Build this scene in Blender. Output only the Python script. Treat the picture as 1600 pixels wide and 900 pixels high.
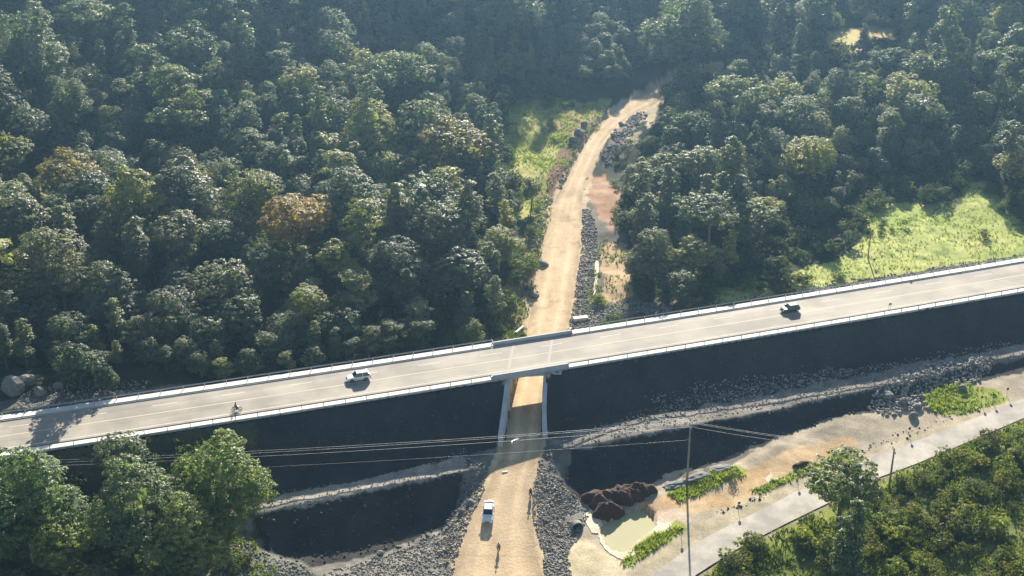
import bpy, math, random
import numpy as np
from mathutils import Vector, Matrix
SC = bpy.context.scene; COL = SC.collection; D = bpy.data
R = math.radians; random.seed(7); rng = np.random.default_rng(7)
for o in list(D.objects): D.objects.remove(o, do_unlink=True)

# ------------------------------------------------------------------ camera, sky, sun, exposure
F = 2218.0; TH = R(26.2); ST, CT = math.sin(TH), math.cos(TH); CH = 141.0
cam = D.objects.new('camera', D.cameras.new('camera')); COL.objects.link(cam); SC.camera = cam
cam.location = (0, 0, CH); cam.rotation_euler = (R(90)-TH, 0, 0)
cam.data.lens = F/1600*36; cam.data.sensor_width = 36; cam.data.clip_end = 6000; cam.data.clip_start = 1
SUN_EL, SUN_AZ = R(22.5), R(5)
w = D.worlds.new('World'); SC.world = w; w.use_nodes = True
wn = w.node_tree; bg = wn.nodes['Background']; sky = wn.nodes.new('ShaderNodeTexSky'); sky.sky_type = 'NISHITA'
sky.sun_disc = False; sky.sun_elevation = SUN_EL; sky.sun_rotation = SUN_AZ; sky.air_density = 1.2; sky.dust_density = .6
wn.links.new(sky.outputs[0], bg.inputs[0]); bg.inputs[1].default_value = .05
sl = D.lights.new('sun', 'SUN'); sl.energy = 5.0; sl.angle = R(.5); sl.color = (1, .91, .77)
so = D.objects.new('sun', sl); COL.objects.link(so)
sdir = Vector((math.sin(SUN_AZ)*math.cos(SUN_EL), math.cos(SUN_AZ)*math.cos(SUN_EL), math.sin(SUN_EL)))
so.rotation_euler = sdir.to_track_quat('Z', 'Y').to_euler(); so.location = (0, 600, 400)
SC.view_settings.view_transform = 'Standard'; SC.view_settings.look = 'None'; SC.view_settings.exposure = 1.48; SC.view_settings.gamma = 1
SC.render.engine = 'CYCLES'; SC.cycles.volume_bounces = 0; SC.cycles.volume_step_rate = 10
SC.cycles.transparent_max_bounces = 8; SC.cycles.max_bounces = 5; SC.cycles.use_denoising = True

# ------------------------------------------------------------------ geometry of the place
def at(px, py, z=0.0):
    u = px-800; v = py-450; Z = (CH-z)/(ST+v/F*CT); return Vector((u*Z/F, Z*(CT-v/F*ST), z))
def proj(x, y, z):
    dz = z-CH; d = y*CT-dz*ST; v = -(y*ST+dz*CT); return 800+F*x/d, 450+F*v/d, F/d
def tag(o, label=None, cat=None, group=None, kind=None):
    for k, v in (('label', label), ('category', cat), ('group', group), ('kind', kind)):
        if v: o[k] = v
    return o
def link(name, me, mat=None, parent=None):
    o = D.objects.new(name, me); COL.objects.link(o)
    if mat and not me.materials: me.materials.append(mat)
    if parent: o.parent = parent
    return o
def empty(name, loc=(0,0,0), rz=0, label=None, cat=None, group=None):
    o = D.objects.new(name, None); COL.objects.link(o); o.location = loc; o.rotation_euler = (0,0,rz); o.empty_display_size = .3
    return tag(o, label, cat, group)
def fast(name, V, Fc, smooth=False):
    V = np.asarray(V, np.float32); Fc = np.asarray(Fc, np.int32); n = Fc.shape[1]
    me = D.meshes.new(name); me.vertices.add(len(V)); me.vertices.foreach_set('co', V.ravel())
    me.loops.add(Fc.size); me.loops.foreach_set('vertex_index', Fc.ravel())
    me.polygons.add(len(Fc)); me.polygons.foreach_set('loop_start', np.arange(0, Fc.size, n, dtype=np.int32))
    me.polygons.foreach_set('loop_total', np.full(len(Fc), n, np.int32))
    me.update(calc_edges=True)
    if smooth: me.polygons.foreach_set('use_smooth', np.ones(len(Fc), bool))
    return me
def vcol(me, arr, name='Col'):
    a = me.color_attributes.new(name, 'FLOAT_COLOR', 'POINT')
    c = np.ones((len(arr), 4), np.float32); c[:, :3] = arr; a.data.foreach_set('color', c.ravel())
def hsh(i, j, s):
    h = (i.astype(np.int64)*374761393 + j.astype(np.int64)*668265263 + s*2246822519) & 0xffffffff
    h = ((h ^ (h >> 13))*1274126177) & 0xffffffff; return ((h ^ (h >> 16)) & 0xffff)/65535.0
def vn(x, y, sc, s=0):
    x = np.asarray(x, float)/sc; y = np.asarray(y, float)/sc; i = np.floor(x); j = np.floor(y); a = x-i; b = y-j
    a = a*a*(3-2*a); b = b*b*(3-2*b)
    return (hsh(i,j,s)*(1-a)+hsh(i+1,j,s)*a)*(1-b)+(hsh(i,j+1,s)*(1-a)+hsh(i+1,j+1,s)*a)*b
def fbm(x, y, sc, s=0, o=3): return sum(vn(x, y, sc/2**k, s+k*17)*.5**k for k in range(o))/sum(.5**k for k in range(o))
def inpoly(px, py, poly):
    px = np.asarray(px, float); py = np.asarray(py, float); r = np.zeros(px.shape, bool); n = len(poly)
    for i in range(n):
        x1, y1 = poly[i]; x2, y2 = poly[(i+1) % n]
        if y1 == y2: continue
        c = ((y1 > py) != (y2 > py)) & (px < (x2-x1)*(py-y1)/(y2-y1)+x1); r ^= c
    return r

# highway frame: u along the road, n across (positive away from the camera), a gentle bend
HA = R(18); EU = np.array([math.cos(HA), math.sin(HA)]); EN = np.array([-math.sin(HA), math.cos(HA)])
DECK = 7.0
top = [(0,655),(100,640),(560,575),(820,530),(1233,469),(1400,444),(1600,412)]
bot = [(100,700),(560,629),(760,595),(1000,563),(1200,521),(1400,485),(1600,454)]
def un(p): q = np.array(p[:2]); return q@EU, q@EN
tp = np.array([un(at(*p, DECK)) for p in top]); bp = np.array([un(at(*p, DECK)) for p in bot])
ct, cb = np.polyfit(tp[:,0], tp[:,1], 2), np.polyfit(bp[:,0], bp[:,1], 2)
cc = (ct+cb)/2
HWID = float(np.mean(np.polyval(ct, tp[:,0])-np.polyval(cb, tp[:,0])))   # road edge far side to outer edge of near gutter
GUT = 1.5; ASPH = (HWID-GUT)/2; HALF = ASPH+GUT
def nc(u): return np.polyval(cc, np.clip(u, -110, 250))+GUT/2 + np.where(np.asarray(u) > 1e9, 0, 0)
def hw(u, off, z=DECK):       # point on the highway; off > 0 is away from the camera
    n = float(nc(u))+off; return Vector((EU[0]*u+EN[0]*n, EU[1]*u+EN[1]*n, z))
print('asphalt half', ASPH, HALF)

# dirt track centreline (x, y, z, half width)
TRK = [(779,1000,-4.2,8.2),(779,900,-3.4,7.3),(782,830,-2.4,5.6),(793,775,-1.4,4.2),(808,728,-.5,3.6),(818,690,0,3.3),(822,640,0,3.3),
       (838,575,0,3.3),(858,500,.2,4.2),(868,440,.6,4.6),(877,390,1.0,4.4),(884,330,1.8,4.0),(897,290,2.4,2.7),(912,255,3.1,2.4),(930,220,4.0,2.3),
       (957,190,5.0,3.0),(988,168,6.0,3.7),(1012,155,6.6,3.8),(1035,140,7.4,2.2),(1060,120,8.4,2.0),(1100,105,9.6,2.0)]
TP = np.array([list(at(a,b,z))+[h] for a,b,z,h in TRK])
def dense(P, step=1.0):
    out = []
    for i in range(len(P)-1):
        p0 = P[max(i-1,0)]; p1 = P[i]; p2 = P[i+1]; p3 = P[min(i+2,len(P)-1)]
        n = max(2, int(np.hypot(*(p2-p1)[:2])/step))
        for k in range(n):
            t = k/n; out.append(.5*((2*p1)+(-p0+p2)*t+(2*p0-5*p1+4*p2-p3)*t*t+(-p0+3*p1-3*p2+p3)*t**3))
    out.append(P[-1]); return np.array(out)
TD = dense(TP, 1.0)
def near_line(x, y, L):
    """signed side distance, z and half width of the closest point of polyline samples L"""
    shp = np.shape(x); x = np.ravel(x); y = np.ravel(y); bd = np.full(x.shape, 1e9); zz = np.zeros(x.shape); hh = np.zeros(x.shape); sg = np.ones(x.shape)
    xm0, xm1, ym0, ym1 = L[:,0].min()-40, L[:,0].max()+40, L[:,1].min()-40, L[:,1].max()+40
    idx = np.nonzero((x > xm0) & (x < xm1) & (y > ym0) & (y < ym1))[0]
    for c in range(0, len(idx), 20000):
        ii = idx[c:c+20000]; qx = x[ii]; qy = y[ii]; b = np.full(qx.shape, 1e9); bz = np.zeros(qx.shape); bh = np.zeros(qx.shape); bs = np.ones(qx.shape)
        for i in range(len(L)-1):
            ax, ay = L[i,:2]; dx, dy = L[i+1,:2]-L[i,:2]; t = np.clip(((qx-ax)*dx+(qy-ay)*dy)/(dx*dx+dy*dy+1e-9), 0, 1)
            ex = qx-ax-t*dx; ey = qy-ay-t*dy; d = np.hypot(ex, ey); m = d < b
            b = np.where(m, d, b); bz = np.where(m, L[i,2]*(1-t)+L[i+1,2]*t, bz); bh = np.where(m, L[i,3]*(1-t)+L[i+1,3]*t, bh)
            bs = np.where(m, np.sign(dx*ey-dy*ex), bs)
        bd[ii] = b; zz[ii] = bz; hh[ii] = bh; sg[ii] = bs
    return bd.reshape(shp), zz.reshape(shp), hh.reshape(shp), sg.reshape(shp)
# side road edges (photo corner lower right), z rises to the right
UPE = [(880,975),(930,935),(990,892),(1050,847),(1100,823),(1150,798),(1200,771),(1277,740),(1348,707),(1433,677),(1533,640),(1600,612),(1700,575),(1850,525)]
LOE = [(985,975),(1040,935),(1088,898),(1125,874),(1160,853),(1195,835),(1230,817),(1300,783),(1370,747),(1433,724),(1513,690),(1567,667),(1600,653),(1700,612),(1850,560)]
def zroad(x): return -4.1+.044*(x-18)
def atr(px, py):
    z = -5.
    for _ in range(4): p = at(px, py, z); z = zroad(p.x)
    return at(px, py, z)
UE = np.array([atr(*p) for p in UPE]); LE = np.array([atr(*p) for p in LOE])
def resamp(P, n):
    s = np.r_[0, np.cumsum(np.hypot(*np.diff(P[:,:2], axis=0).T))]; t = np.linspace(0, s[-1], n)
    return np.stack([np.interp(t, s, P[:,k]) for k in range(P.shape[1])], 1)
UE = resamp(UE, 120); LE = resamp(LE, 120)
RC = np.c_[(UE+LE)/2, np.hypot(*(UE-LE)[:,:2].T)/2]

# benches on the camera side of the highway: (px, py) of the sunlit edges and z
def mline(pts, z):   # -> arrays u, distance m in front of the highway centre
    out = []
    for p in pts:
        q = at(p[0], p[1], p[2] if len(p) > 2 else z); u, n = un(q); out.append((u, float(nc(u))-n))
    out.sort(); return np.array(out)
LB1 = mline([(300,800,-.3),(395,785,-.3),(565,750,-.3),(725,716,-.3)], 0); LB2 = mline([(300,822,-.3),(390,802,-.3),(565,767,-.3),(735,735,-.3)], 0)
LB3 = mline([(300,850,-3.4),(400,850,-4),(430,888,-4.6),(480,890,-5.0),(550,880,-5.0),(620,860,-4.8),(740,800,-4.3)], 0)
RB1 = mline([(862,688,.1),(1000,657,1.4),(1200,620,.9),(1300,600,.8),(1400,578,.7),(1500,556,.9),(1600,541,1.1),(1750,510,1.3)], 0)
RB2 = mline([(870,704,.1),(1000,678,1.4),(1100,660,1.2),(1200,643,.9),(1300,619,.8),(1400,600,.7),(1500,575,.9),(1600,557,1.1),(1750,528,1.3)], 0)
RB3 = mline([(890,768,-3.9),(935,778,-3.8),(1000,765,-3.2),(1060,747,-2.6),(1130,722,-1.9),(1200,690,-1.4),(1300,655,-1.2),(1400,628,-.6),(1500,592,0),(1600,575,.2),(1750,545,.4)], 0)
RZB = mline([(862,688,.1),(1000,657,1.4),(1200,620,.9),(1400,578,.7),(1600,541,1.1)], 0); RZ = np.array([.1,1.4,.9,.7,1.1])
LOWC = [(400,890,-3.0),(350,860,-2.2),(300,880,-2.6),(455,905,-4.4),(540,870,-5.0),(600,850,-4.8),(640,830,-4.7),(480,850,-4.7),(640,905,-4.2),(700,850,-4.5),(100,800,-2.5),(0,900,-5),(200,900,-4.5),(0,760,-1),(-150,800,-3),
        (950,800,-3.9),(920,880,-3.8),(985,835,-4.1),(960,850,-4.1),(1050,780,-3.2),(1150,750,-2.4),(1250,700,-1.6),(1350,665,-1.2),(1450,640,-.8),(1550,600,-.2),(1600,590,0),
        (1200,890,-4.2),(1400,800,-2.6),(1500,760,-1.6),(1600,700,-.2),(1600,850,-1.4),(1400,890,-3.6),(1000,1000,-5),(1800,700,1),(1800,900,-1),(500,1000,-6),(0,1100,-7),(1300,1100,-7),(-400,900,-3),(2300,800,2),(800,1400,-8),(-400,1400,-8),(2000,1400,-6)]
NORC = [(850,500,.1),(780,480,.5),(700,480,1.5),(950,480,.6),(960,400,.8),(1050,450,2.5),(1150,450,4),(1300,420,5.2),(1450,390,5.6),(1600,370,6.3),(1540,310,6.8),(1400,330,5.6),(1250,350,5),
        (600,520,1),(400,545,1.5),(200,585,6),(60,597,7.5),(-100,600,8),(110,560,2.5),(300,545,1.5),(100,500,3.5),(300,450,7),(500,430,7),(700,420,5),(100,400,10),(300,370,9),(500,360,7),(780,350,3),
        (200,300,6),(500,280,5),(700,250,5),(830,250,4.5),(860,190,6),(950,300,2.2),(930,340,1.6),(1000,200,5.5),(1060,300,5),(1200,250,7),(1400,200,9),(1560,250,8),(1600,150,12),(1300,60,14),(1100,110,9.5),
        (900,100,9),(600,150,9),(300,180,9),(0,200,12),(0,80,16),(400,60,15),(800,20,16),(1200,0,18),(1600,0,20),(0,-60,22),(800,-80,26),(1600,-100,28),(-300,200,14),(2000,200,14),(2000,400,9),(-400,500,12)]
def ctrl(L): return np.array([list(at(*c)) for c in L])
LC, NC = ctrl(LOWC), ctrl(NORC)
def idw(x, y, C, e=2.6):
    num = 0; den = 0
    for a, b, z in C:
        w_ = 1/((x-a)**2+(y-b)**2+30)**e; num = num+w_*z; den = den+w_
    return num/den
def sm(a, b, x): t = np.clip((x-a)/(b-a), 0, 1); return t*t*(3-2*t)
UB = float(un(at(822,640,0))[0])
def hz(x, y, detail=True):
    x = np.asarray(x, float); y = np.asarray(y, float)
    u = x*EU[0]+y*EU[1]; n = x*EN[0]+y*EN[1]; m = nc(u)-n
    low = idw(x, y, LC); nor = idw(x, y, NC)
    nor = nor+(fbm(x, y, 60, 3)-.5)*3*sm(20, 80, -m)
    # camera side profile
    L = u < UB
    def ip(P): return np.interp(u, P[:,0], P[:,1])
    zb = np.where(L, -.3, np.interp(u, RZB[:,0], RZ))
    m1 = np.where(L, ip(LB1), ip(RB1)); m2 = np.where(L, ip(LB2), ip(RB2)); m3 = np.where(L, ip(LB3), ip(RB3))
    j = (fbm(x, y, 5, 9)-.5)*.4 if detail else 0
    toe = m1-.98*(DECK-zb)+j; m2 = m2+j*.6
    zl = np.minimum(low, zb-.25); toe3 = m3-.98*(zb-zl)
    z = np.where(m < toe, DECK-(DECK-zb)*np.clip((m-HALF-.25)/np.maximum(toe-HALF-.25, 1), 0, 1), zb)
    s2 = np.clip((m-m2)/np.maximum(toe3-m2, 1.5), 0, 1); z = np.where(m > m2, zb+(zl-zb)*s2, z)
    z = np.where(m > toe3, low, z)
    if detail:
        rough = (fbm(x, y, 2.6, 21)-.5)*.34+(vn(x, y, 1.0, 5)-.5)*.1
        z = z+rough*sm(HALF+.3, HALF+2.5, m)
    far_left = sm(UB-57, UB-61, u)      # fill runs out to the left of the pit
    z = np.where(L & (m > m2), z*(1-far_left)+np.maximum(z, low)*far_left, z)
    # far side of the highway
    t = np.maximum(-m-HALF, 0); nd = nor+((fbm(x, y, 3, 31)-.5)*.5 if detail else 0)
    zn = np.minimum(np.maximum(nd, DECK-.15-.62*t), DECK-.15+.75*t)
    z = np.where(m < 0, zn, z)
    z = np.where(np.abs(m) <= HALF+.25, DECK-.9, z)
    # dirt track: cut behind, fill in front
    d, tz, th_, sd = near_line(x, y, TD); e = np.maximum(d-th_, 0)
    slope_f = np.where(sd < 0, .40, .5)
    fill = tz-slope_f*np.maximum(e-.5, 0)+(((fbm(x, y, 1.8, 77)-.5)*.6) if detail else 0)*sm(.3, 2, e)
    front = (m > ip(RB1)*0+np.where(L, ip(LB1), ip(RB1))-3)
    z = np.where(front & (d < 40), np.maximum(z, fill), z)
    nb = (m < -HALF-.5) & (d < 40)
    zz = np.minimum(np.maximum(z, tz-.55*e-.1), tz+.9*e+.02)
    z = np.where(nb, zz, z)
    inside = d < th_+np.where((m > -HALF-1) & (m < HALF+14), .15, 0)
    z = np.where(inside, tz-.02, z)
    # side road bed
    d2, rz, rh, _ = near_line(x, y, RC); k = sm(rh+10, rh+.8, d2); z = np.where(m > 20, z*(1-k)+(rz-.04)*k, z)
    # pond basin
    px, py, _s = proj(x, y, np.full(np.shape(x), -4.3)); pk = inpoly(px, py, POND); z = np.where(pk & (m > 20), np.minimum(z, -4.7), z)
    return z
POND = [(938,822),(955,813),(972,806),(992,797),(1010,795),(1022,808),(1024,826),(1010,838),(992,850),(985,862),(972,866),(955,860),(944,848),(940,835)]

# ------------------------------------------------------------------ materials
def mat(name, col=(.5,.5,.5), rough=.8, metal=0., spec=.5):
    m = D.materials.new(name); m.use_nodes = True; b = m.node_tree.nodes['Principled BSDF']
    b.inputs['Base Color'].default_value = (*col, 1); b.inputs['Roughness'].default_value = rough; b.inputs['Metallic'].default_value = metal
    b.inputs['Specular IOR Level'].default_value = spec; return m
def nz(nt, scale, det=4, coord='Object', rough=.6):
    tc = nt.nodes.new('ShaderNodeTexCoord'); n = nt.nodes.new('ShaderNodeTexNoise'); n.inputs['Scale'].default_value = scale
    n.inputs['Detail'].default_value = det; n.inputs['Roughness'].default_value = rough; nt.links.new(tc.outputs[coord], n.inputs['Vector']); return n
def ramp(nt, src, stops):
    r = nt.nodes.new('ShaderNodeValToRGB'); e = r.color_ramp.elements
    while len(e) < len(stops): e.new(.5)
    for k, (p, c) in enumerate(stops): e[k].position = p; e[k].color = (*c, 1)
    nt.links.new(src, r.inputs[0]); return r
def mul(nt, a, b, fac=1.0):
    m = nt.nodes.new('ShaderNodeMix'); m.data_type = 'RGBA'; m.blend_type = 'MULTIPLY'; m.inputs[0].default_value = fac
    nt.links.new(a, m.inputs[6]); nt.links.new(b, m.inputs[7]); return m.outputs[2]
def bump(nt, src, b, strength=.5, dist=.1):
    n = nt.nodes.new('ShaderNodeBump'); n.inputs['Strength'].default_value = strength; n.inputs['Distance'].default_value = dist
    nt.links.new(src, n.inputs['Height']); nt.links.new(n.outputs[0], b.inputs['Normal'])
def noisy(name, c1, c2, scale=2, rough=.85, det=5, bs=.3, bd=.05, spec=.3, big=None):
    m = mat(name, c1, rough, 0, spec); nt = m.node_tree; b = nt.nodes['Principled BSDF']; n = nz(nt, scale, det)
    r = ramp(nt, n.outputs[0], [(.3, c1), (.7, c2)]); out = r.outputs[0]
    if big:
        n2 = nz(nt, big, 3); r2 = ramp(nt, n2.outputs[0], [(.35, (.72,.72,.72)), (.65, (1.15,1.13,1.1))]); out = mul(nt, out, r2.outputs[0])
    nt.links.new(out, b.inputs['Base Color']); bump(nt, n.outputs[0], b, bs, bd); return m
def attr_mat(name, rough=.95, sc=(.35, 3.0), amp=.2, spec=.15):
    m = mat(name, (.3,.3,.3), rough, 0, spec); nt = m.node_tree; b = nt.nodes['Principled BSDF']
    a = nt.nodes.new('ShaderNodeVertexColor'); a.layer_name = 'Col'
    n = nz(nt, sc[0], 6); n2 = nz(nt, sc[1], 4)
    r = ramp(nt, n.outputs[0], [(.3, (1-amp,)*3), (.7, (1+amp,)*3)]); r2 = ramp(nt, n2.outputs[0], [(.3, (1-amp,)*3), (.7, (1+amp,)*3)])
    o = mul(nt, a.outputs[0], r.outputs[0]); o = mul(nt, o, r2.outputs[0]); nt.links.new(o, b.inputs['Base Color']); bump(nt, n2.outputs[0], b, .6, .12); return m
M = {}
M['ground'] = attr_mat('ground_soil')
M['asphalt'] = noisy('sun_bleached_asphalt', (.295,.265,.222), (.35,.315,.268), 6, .78, 6, .2, .01, .35, big=.12)
def wear(m):
    nt = m.node_tree; b = nt.nodes['Principled BSDF']; src = b.inputs['Base Color'].links[0].from_socket; tc = nt.nodes.new('ShaderNodeTexCoord'); mp = nt.nodes.new('ShaderNodeMapping'); mp.inputs['Rotation'].default_value = (0,0,-R(18)); nt.links.new(tc.outputs['Object'], mp.inputs[0])
    m2 = nt.nodes.new('ShaderNodeMapping'); m2.inputs['Scale'].default_value = (.012,1.1,1); nt.links.new(mp.outputs[0], m2.inputs[0]); n = nt.nodes.new('ShaderNodeTexNoise'); n.inputs['Scale'].default_value = 1; n.inputs['Detail'].default_value = 5; nt.links.new(m2.outputs[0], n.inputs['Vector'])
    r = ramp(nt, n.outputs[0], [(.3,(.86,.86,.87)),(.55,(1,1,1)),(.75,(1.08,1.06,1.02))]); m3 = nt.nodes.new('ShaderNodeMapping'); m3.inputs['Scale'].default_value = (.05,.35,1); nt.links.new(mp.outputs[0], m3.inputs[0]); v = nt.nodes.new('ShaderNodeTexNoise'); v.inputs['Scale'].default_value = 1; v.inputs['Detail'].default_value = 6; nt.links.new(m3.outputs[0], v.inputs['Vector'])
    r2 = ramp(nt, v.outputs[0], [(.32,(.86,.85,.85)),(.5,(1,1,1)),(.7,(1.05,1.04,1.02))]); nt.links.new(mul(nt, mul(nt, src, r.outputs[0]), r2.outputs[0]), b.inputs['Base Color'])
wear(M['asphalt'])
M['asphalt2'] = noisy('dusty_asphalt', (.38,.35,.305), (.46,.425,.37), 3, .85, 6, .2, .01, .25, big=.2)
M['paint'] = noisy('road_paint_white', (.62,.6,.55), (.8,.78,.72), 3)
M['paint_y'] = noisy('road_paint_cream', (.60,.52,.37), (.72,.63,.47), 3)
M['gutter'] = noisy('pale_concrete', (.66,.63,.57), (.78,.75,.69), 1.5, .85)
M['concrete'] = noisy('bridge_concrete', (.42,.43,.44), (.55,.56,.56), .6, .85, 6)
M['joint'] = noisy('joint_concrete', (.37,.335,.285), (.43,.39,.34), 2)
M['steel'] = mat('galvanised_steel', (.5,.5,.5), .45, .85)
M['steeld'] = noisy('shade_dark_steel', (.2,.18,.16), (.32,.3,.27), 4, .6)  # steel darkened to carry the shade on the near rail's face
M['track'] = attr_mat('track_dirt', .95, (.3, 2.2), .12)
M['rock'] = attr_mat('broken_rock', .85, (.8, 5.), .3, .35)
M['boulder'] = noisy('grey_boulder', (.13,.125,.12), (.26,.25,.235), 1.5, .9, 6, .6, .1)
M['redsoil'] = noisy('dark_red_soil', (.042,.022,.014), (.10,.052,.030), 2.5, .95, 6, .8, .15)
M['bark'] = noisy('brown_bark', (.06,.05,.04), (.14,.12,.10), 3, .95)
M['barkp'] = noisy('pale_bark', (.25,.23,.2), (.42,.39,.34), 3, .9)
M['wood'] = noisy('weathered_pole_wood', (.20,.18,.155), (.34,.31,.28), 2, .9)
M['black'] = mat('black_rubber', (.015,.015,.016), .8); M['darkplastic'] = mat('dark_plastic', (.02,.02,.022), .5)
M['white'] = mat('white_car_paint', (.78,.8,.82), .25); M['darkpaint'] = mat('dark_car_paint', (.03,.035,.042), .22)
M['glass'] = mat('dark_car_glass', (.02,.028,.04), .06, 0, .8); M['chrome'] = mat('chrome', (.6,.6,.6), .2, 1)
M['lamp'] = mat('headlamp_lens', (.7,.72,.74), .15); M['tail'] = mat('red_lamp', (.35,.02,.015), .3)
M['skin'] = mat('skin', (.13,.07,.045), .6); M['hair'] = mat('black_hair', (.01,.01,.01), .7)
def cloth(n, c): M[n] = noisy(n, c, tuple(v*.7 for v in c), 20, .9)
cloth('red_cloth', (.35,.03,.025)); cloth('black_cloth', (.02,.02,.025)); cloth('pale_cloth', (.35,.42,.33)); cloth('denim', (.04,.055,.09)); cloth('white_cloth', (.7,.7,.68))
M['wire'] = mat('aluminium_wire', (.5,.5,.5), .5, .3); M['ceramic'] = mat('white_ceramic', (.75,.75,.73), .35)
def water(name, c1, c2, rough=.12):
    m = mat(name, c1, rough, 0, .15); nt = m.node_tree; b = nt.nodes['Principled BSDF']; n = nz(nt, .12, 3)
    r = ramp(nt, n.outputs[0], [(.3, c1), (.7, c2)]); nt.links.new(r.outputs[0], b.inputs['Base Color']); n2 = nz(nt, 3, 3); bump(nt, n2.outputs[0], b, .08, .02); return m
M['pond'] = water('milky_green_water', (.33,.315,.17), (.39,.36,.20), .7); M['muddy'] = water('muddy_tan_water', (.52,.40,.21), (.6,.47,.27), .3)
M['foam'] = noisy('white_lime_crust', (.50,.43,.32), (.68,.61,.50), 1.5)
def leafmat(name, c1, c2, trans=.35, rough=.42, spec=.5, use_obj=True):
    m = D.materials.new(name); m.use_nodes = True; nt = m.node_tree; b = nt.nodes['Principled BSDF']
    oi = nt.nodes.new('ShaderNodeObjectInfo'); n = nz(nt, .55, 4); r = ramp(nt, n.outputs[0], [(.3, c1), (.72, c2)])
    vr = ramp(nt, oi.outputs['Random'], [(0, (.68,.76,.78)), (.35, (.85,.92,.9)), (.7, (1.05,1.05,.95)), (1, (1.35,1.28,.95))])
    ge = nt.nodes.new('ShaderNodeAttribute'); ge.attribute_name = 'tone'
    o = mul(nt, r.outputs[0], vr.outputs[0]); o = mul(nt, o, oi.outputs['Color']) if use_obj else o; o = mul(nt, o, ge.outputs['Color'])
    nt.links.new(o, b.inputs['Base Color']); b.inputs['Roughness'].default_value = rough; b.inputs['Specular IOR Level'].default_value = spec
    t = nt.nodes.new('ShaderNodeBsdfTranslucent'); g = nt.nodes.new('ShaderNodeMix'); g.data_type = 'RGBA'; g.blend_type = 'MULTIPLY'; g.inputs[0].default_value = 1
    nt.links.new(o, g.inputs[6]); g.inputs[7].default_value = (1.35,1.55,.85,1); nt.links.new(g.outputs[2], t.inputs[0])
    mx = nt.nodes.new('ShaderNodeMixShader'); mx.inputs[0].default_value = trans; nt.links.new(b.outputs[0], mx.inputs[1]); nt.links.new(t.outputs[0], mx.inputs[2])
    nt.links.new(mx.outputs[0], nt.nodes['Material Output'].inputs['Surface']); return m
M['leaf'] = leafmat('forest_leaf', (.105,.128,.064), (.19,.208,.11), .40, .52, .34)
M['bush'] = leafmat('bush_leaf', (.085,.105,.035), (.155,.17,.06), .45, .6, .15)
M['grassm'] = leafmat('grass_blade', (.22,.27,.045), (.36,.38,.09), .4, .6, .3)

# ------------------------------------------------------------------ mesh builder for built things
class MB:
    def __init__(s): s.v = []; s.f = []
    def add(s, V, Fc): k = len(s.v); s.v += [tuple(p) for p in V]; s.f += [tuple(i+k for i in f) for f in Fc]; return s
    def box(s, c, d, rz=0, rx=0, ry=0, taper=1.0):
        Mx = Matrix.Translation(c)@Matrix.Rotation(rz,4,'Z')@Matrix.Rotation(ry,4,'Y')@Matrix.Rotation(rx,4,'X'); V = []
        for z in (-1, 1):
            t = 1 if z < 0 else taper
            for x, y in ((-1,-1),(1,-1),(1,1),(-1,1)): V.append(Mx@Vector((x*d[0]/2*t, y*d[1]/2*t, z*d[2]/2)))
        return s.add(V, [(3,2,1,0),(4,5,6,7),(0,1,5,4),(1,2,6,5),(2,3,7,6),(3,0,4,7)])
    def tube(s, P, rad, n=8, cap=True):
        P = [Vector(p) for p in P]; rad = rad if hasattr(rad, '__len__') else [rad]*len(P); V = []; Fc = []; up = None
        for i, p in enumerate(P):
            d = (P[min(i+1,len(P)-1)]-P[max(i-1,0)]).normalized(); a = d.cross(Vector((0,0,1)) if abs(d.z) < .9 else Vector((1,0,0))).normalized()
            if up is not None and a.dot(up) < 0: a = -a
            up = a; b = d.cross(a)
            for k in range(n): t = 2*math.pi*k/n; V.append(p+(a*math.cos(t)+b*math.sin(t))*rad[i])
        for i in range(len(P)-1):
            for k in range(n): Fc.append((i*n+k, i*n+(k+1) % n, (i+1)*n+(k+1) % n, (i+1)*n+k))
        if cap: Fc.append(tuple(range(n))[::-1]); Fc.append(tuple((len(P)-1)*n+k for k in range(n)))
        return s.add(V, Fc)
    def lathe(s, c, prof, axis='Z', n=16):
        V = []; Fc = []; A = {'Z':(Vector((1,0,0)),Vector((0,1,0)),Vector((0,0,1))), 'Y':(Vector((1,0,0)),Vector((0,0,1)),Vector((0,1,0))), 'X':(Vector((0,1,0)),Vector((0,0,1)),Vector((1,0,0)))}[axis]
        for r, h in prof:
            for k in range(n): t = 2*math.pi*k/n; V.append(Vector(c)+A[0]*r*math.cos(t)+A[1]*r*math.sin(t)+A[2]*h)
        for i in range(len(prof)-1):
            for k in range(n): Fc.append((i*n+k, i*n+(k+1) % n, (i+1)*n+(k+1) % n, (i+1)*n+k))
        Fc.append(tuple(range(n))[::-1]); Fc.append(tuple((len(prof)-1)*n+k for k in range(n))); return s.add(V, Fc)
    def loft(s, rings):
        n = len(rings[0]); V = [p for r in rings for p in r]; Fc = []
        for i in range(len(rings)-1):
            for k in range(n): Fc.append((i*n+k, i*n+(k+1) % n, (i+1)*n+(k+1) % n, (i+1)*n+k))
        Fc.append(tuple(range(n))[::-1]); Fc.append(tuple((len(rings)-1)*n+k for k in range(n))); return s.add(V, Fc)
    def mesh(s, name):
        me = D.meshes.new(name); me.from_pydata(s.v, [], s.f); me.validate(); me.update(); return me
    def build(s, name, m, parent=None, smooth=False, bevel=0, sub=0):
        o = link(name, s.mesh(name), m, parent)
        if smooth:
            for p in o.data.polygons: p.use_smooth = True
        if bevel: b = o.modifiers.new('bevel', 'BEVEL'); b.width = bevel; b.segments = 2; b.limit_method = 'ANGLE'
        if sub: b = o.modifiers.new('sub', 'SUBSURF'); b.levels = sub; b.render_levels = sub
        return o
def copy_tree(o, parent=None):
    c = o.copy(); COL.objects.link(c)
    if parent: c.parent = parent
    for ch in list(o.children): copy_tree(ch, c)
    return c

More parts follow.
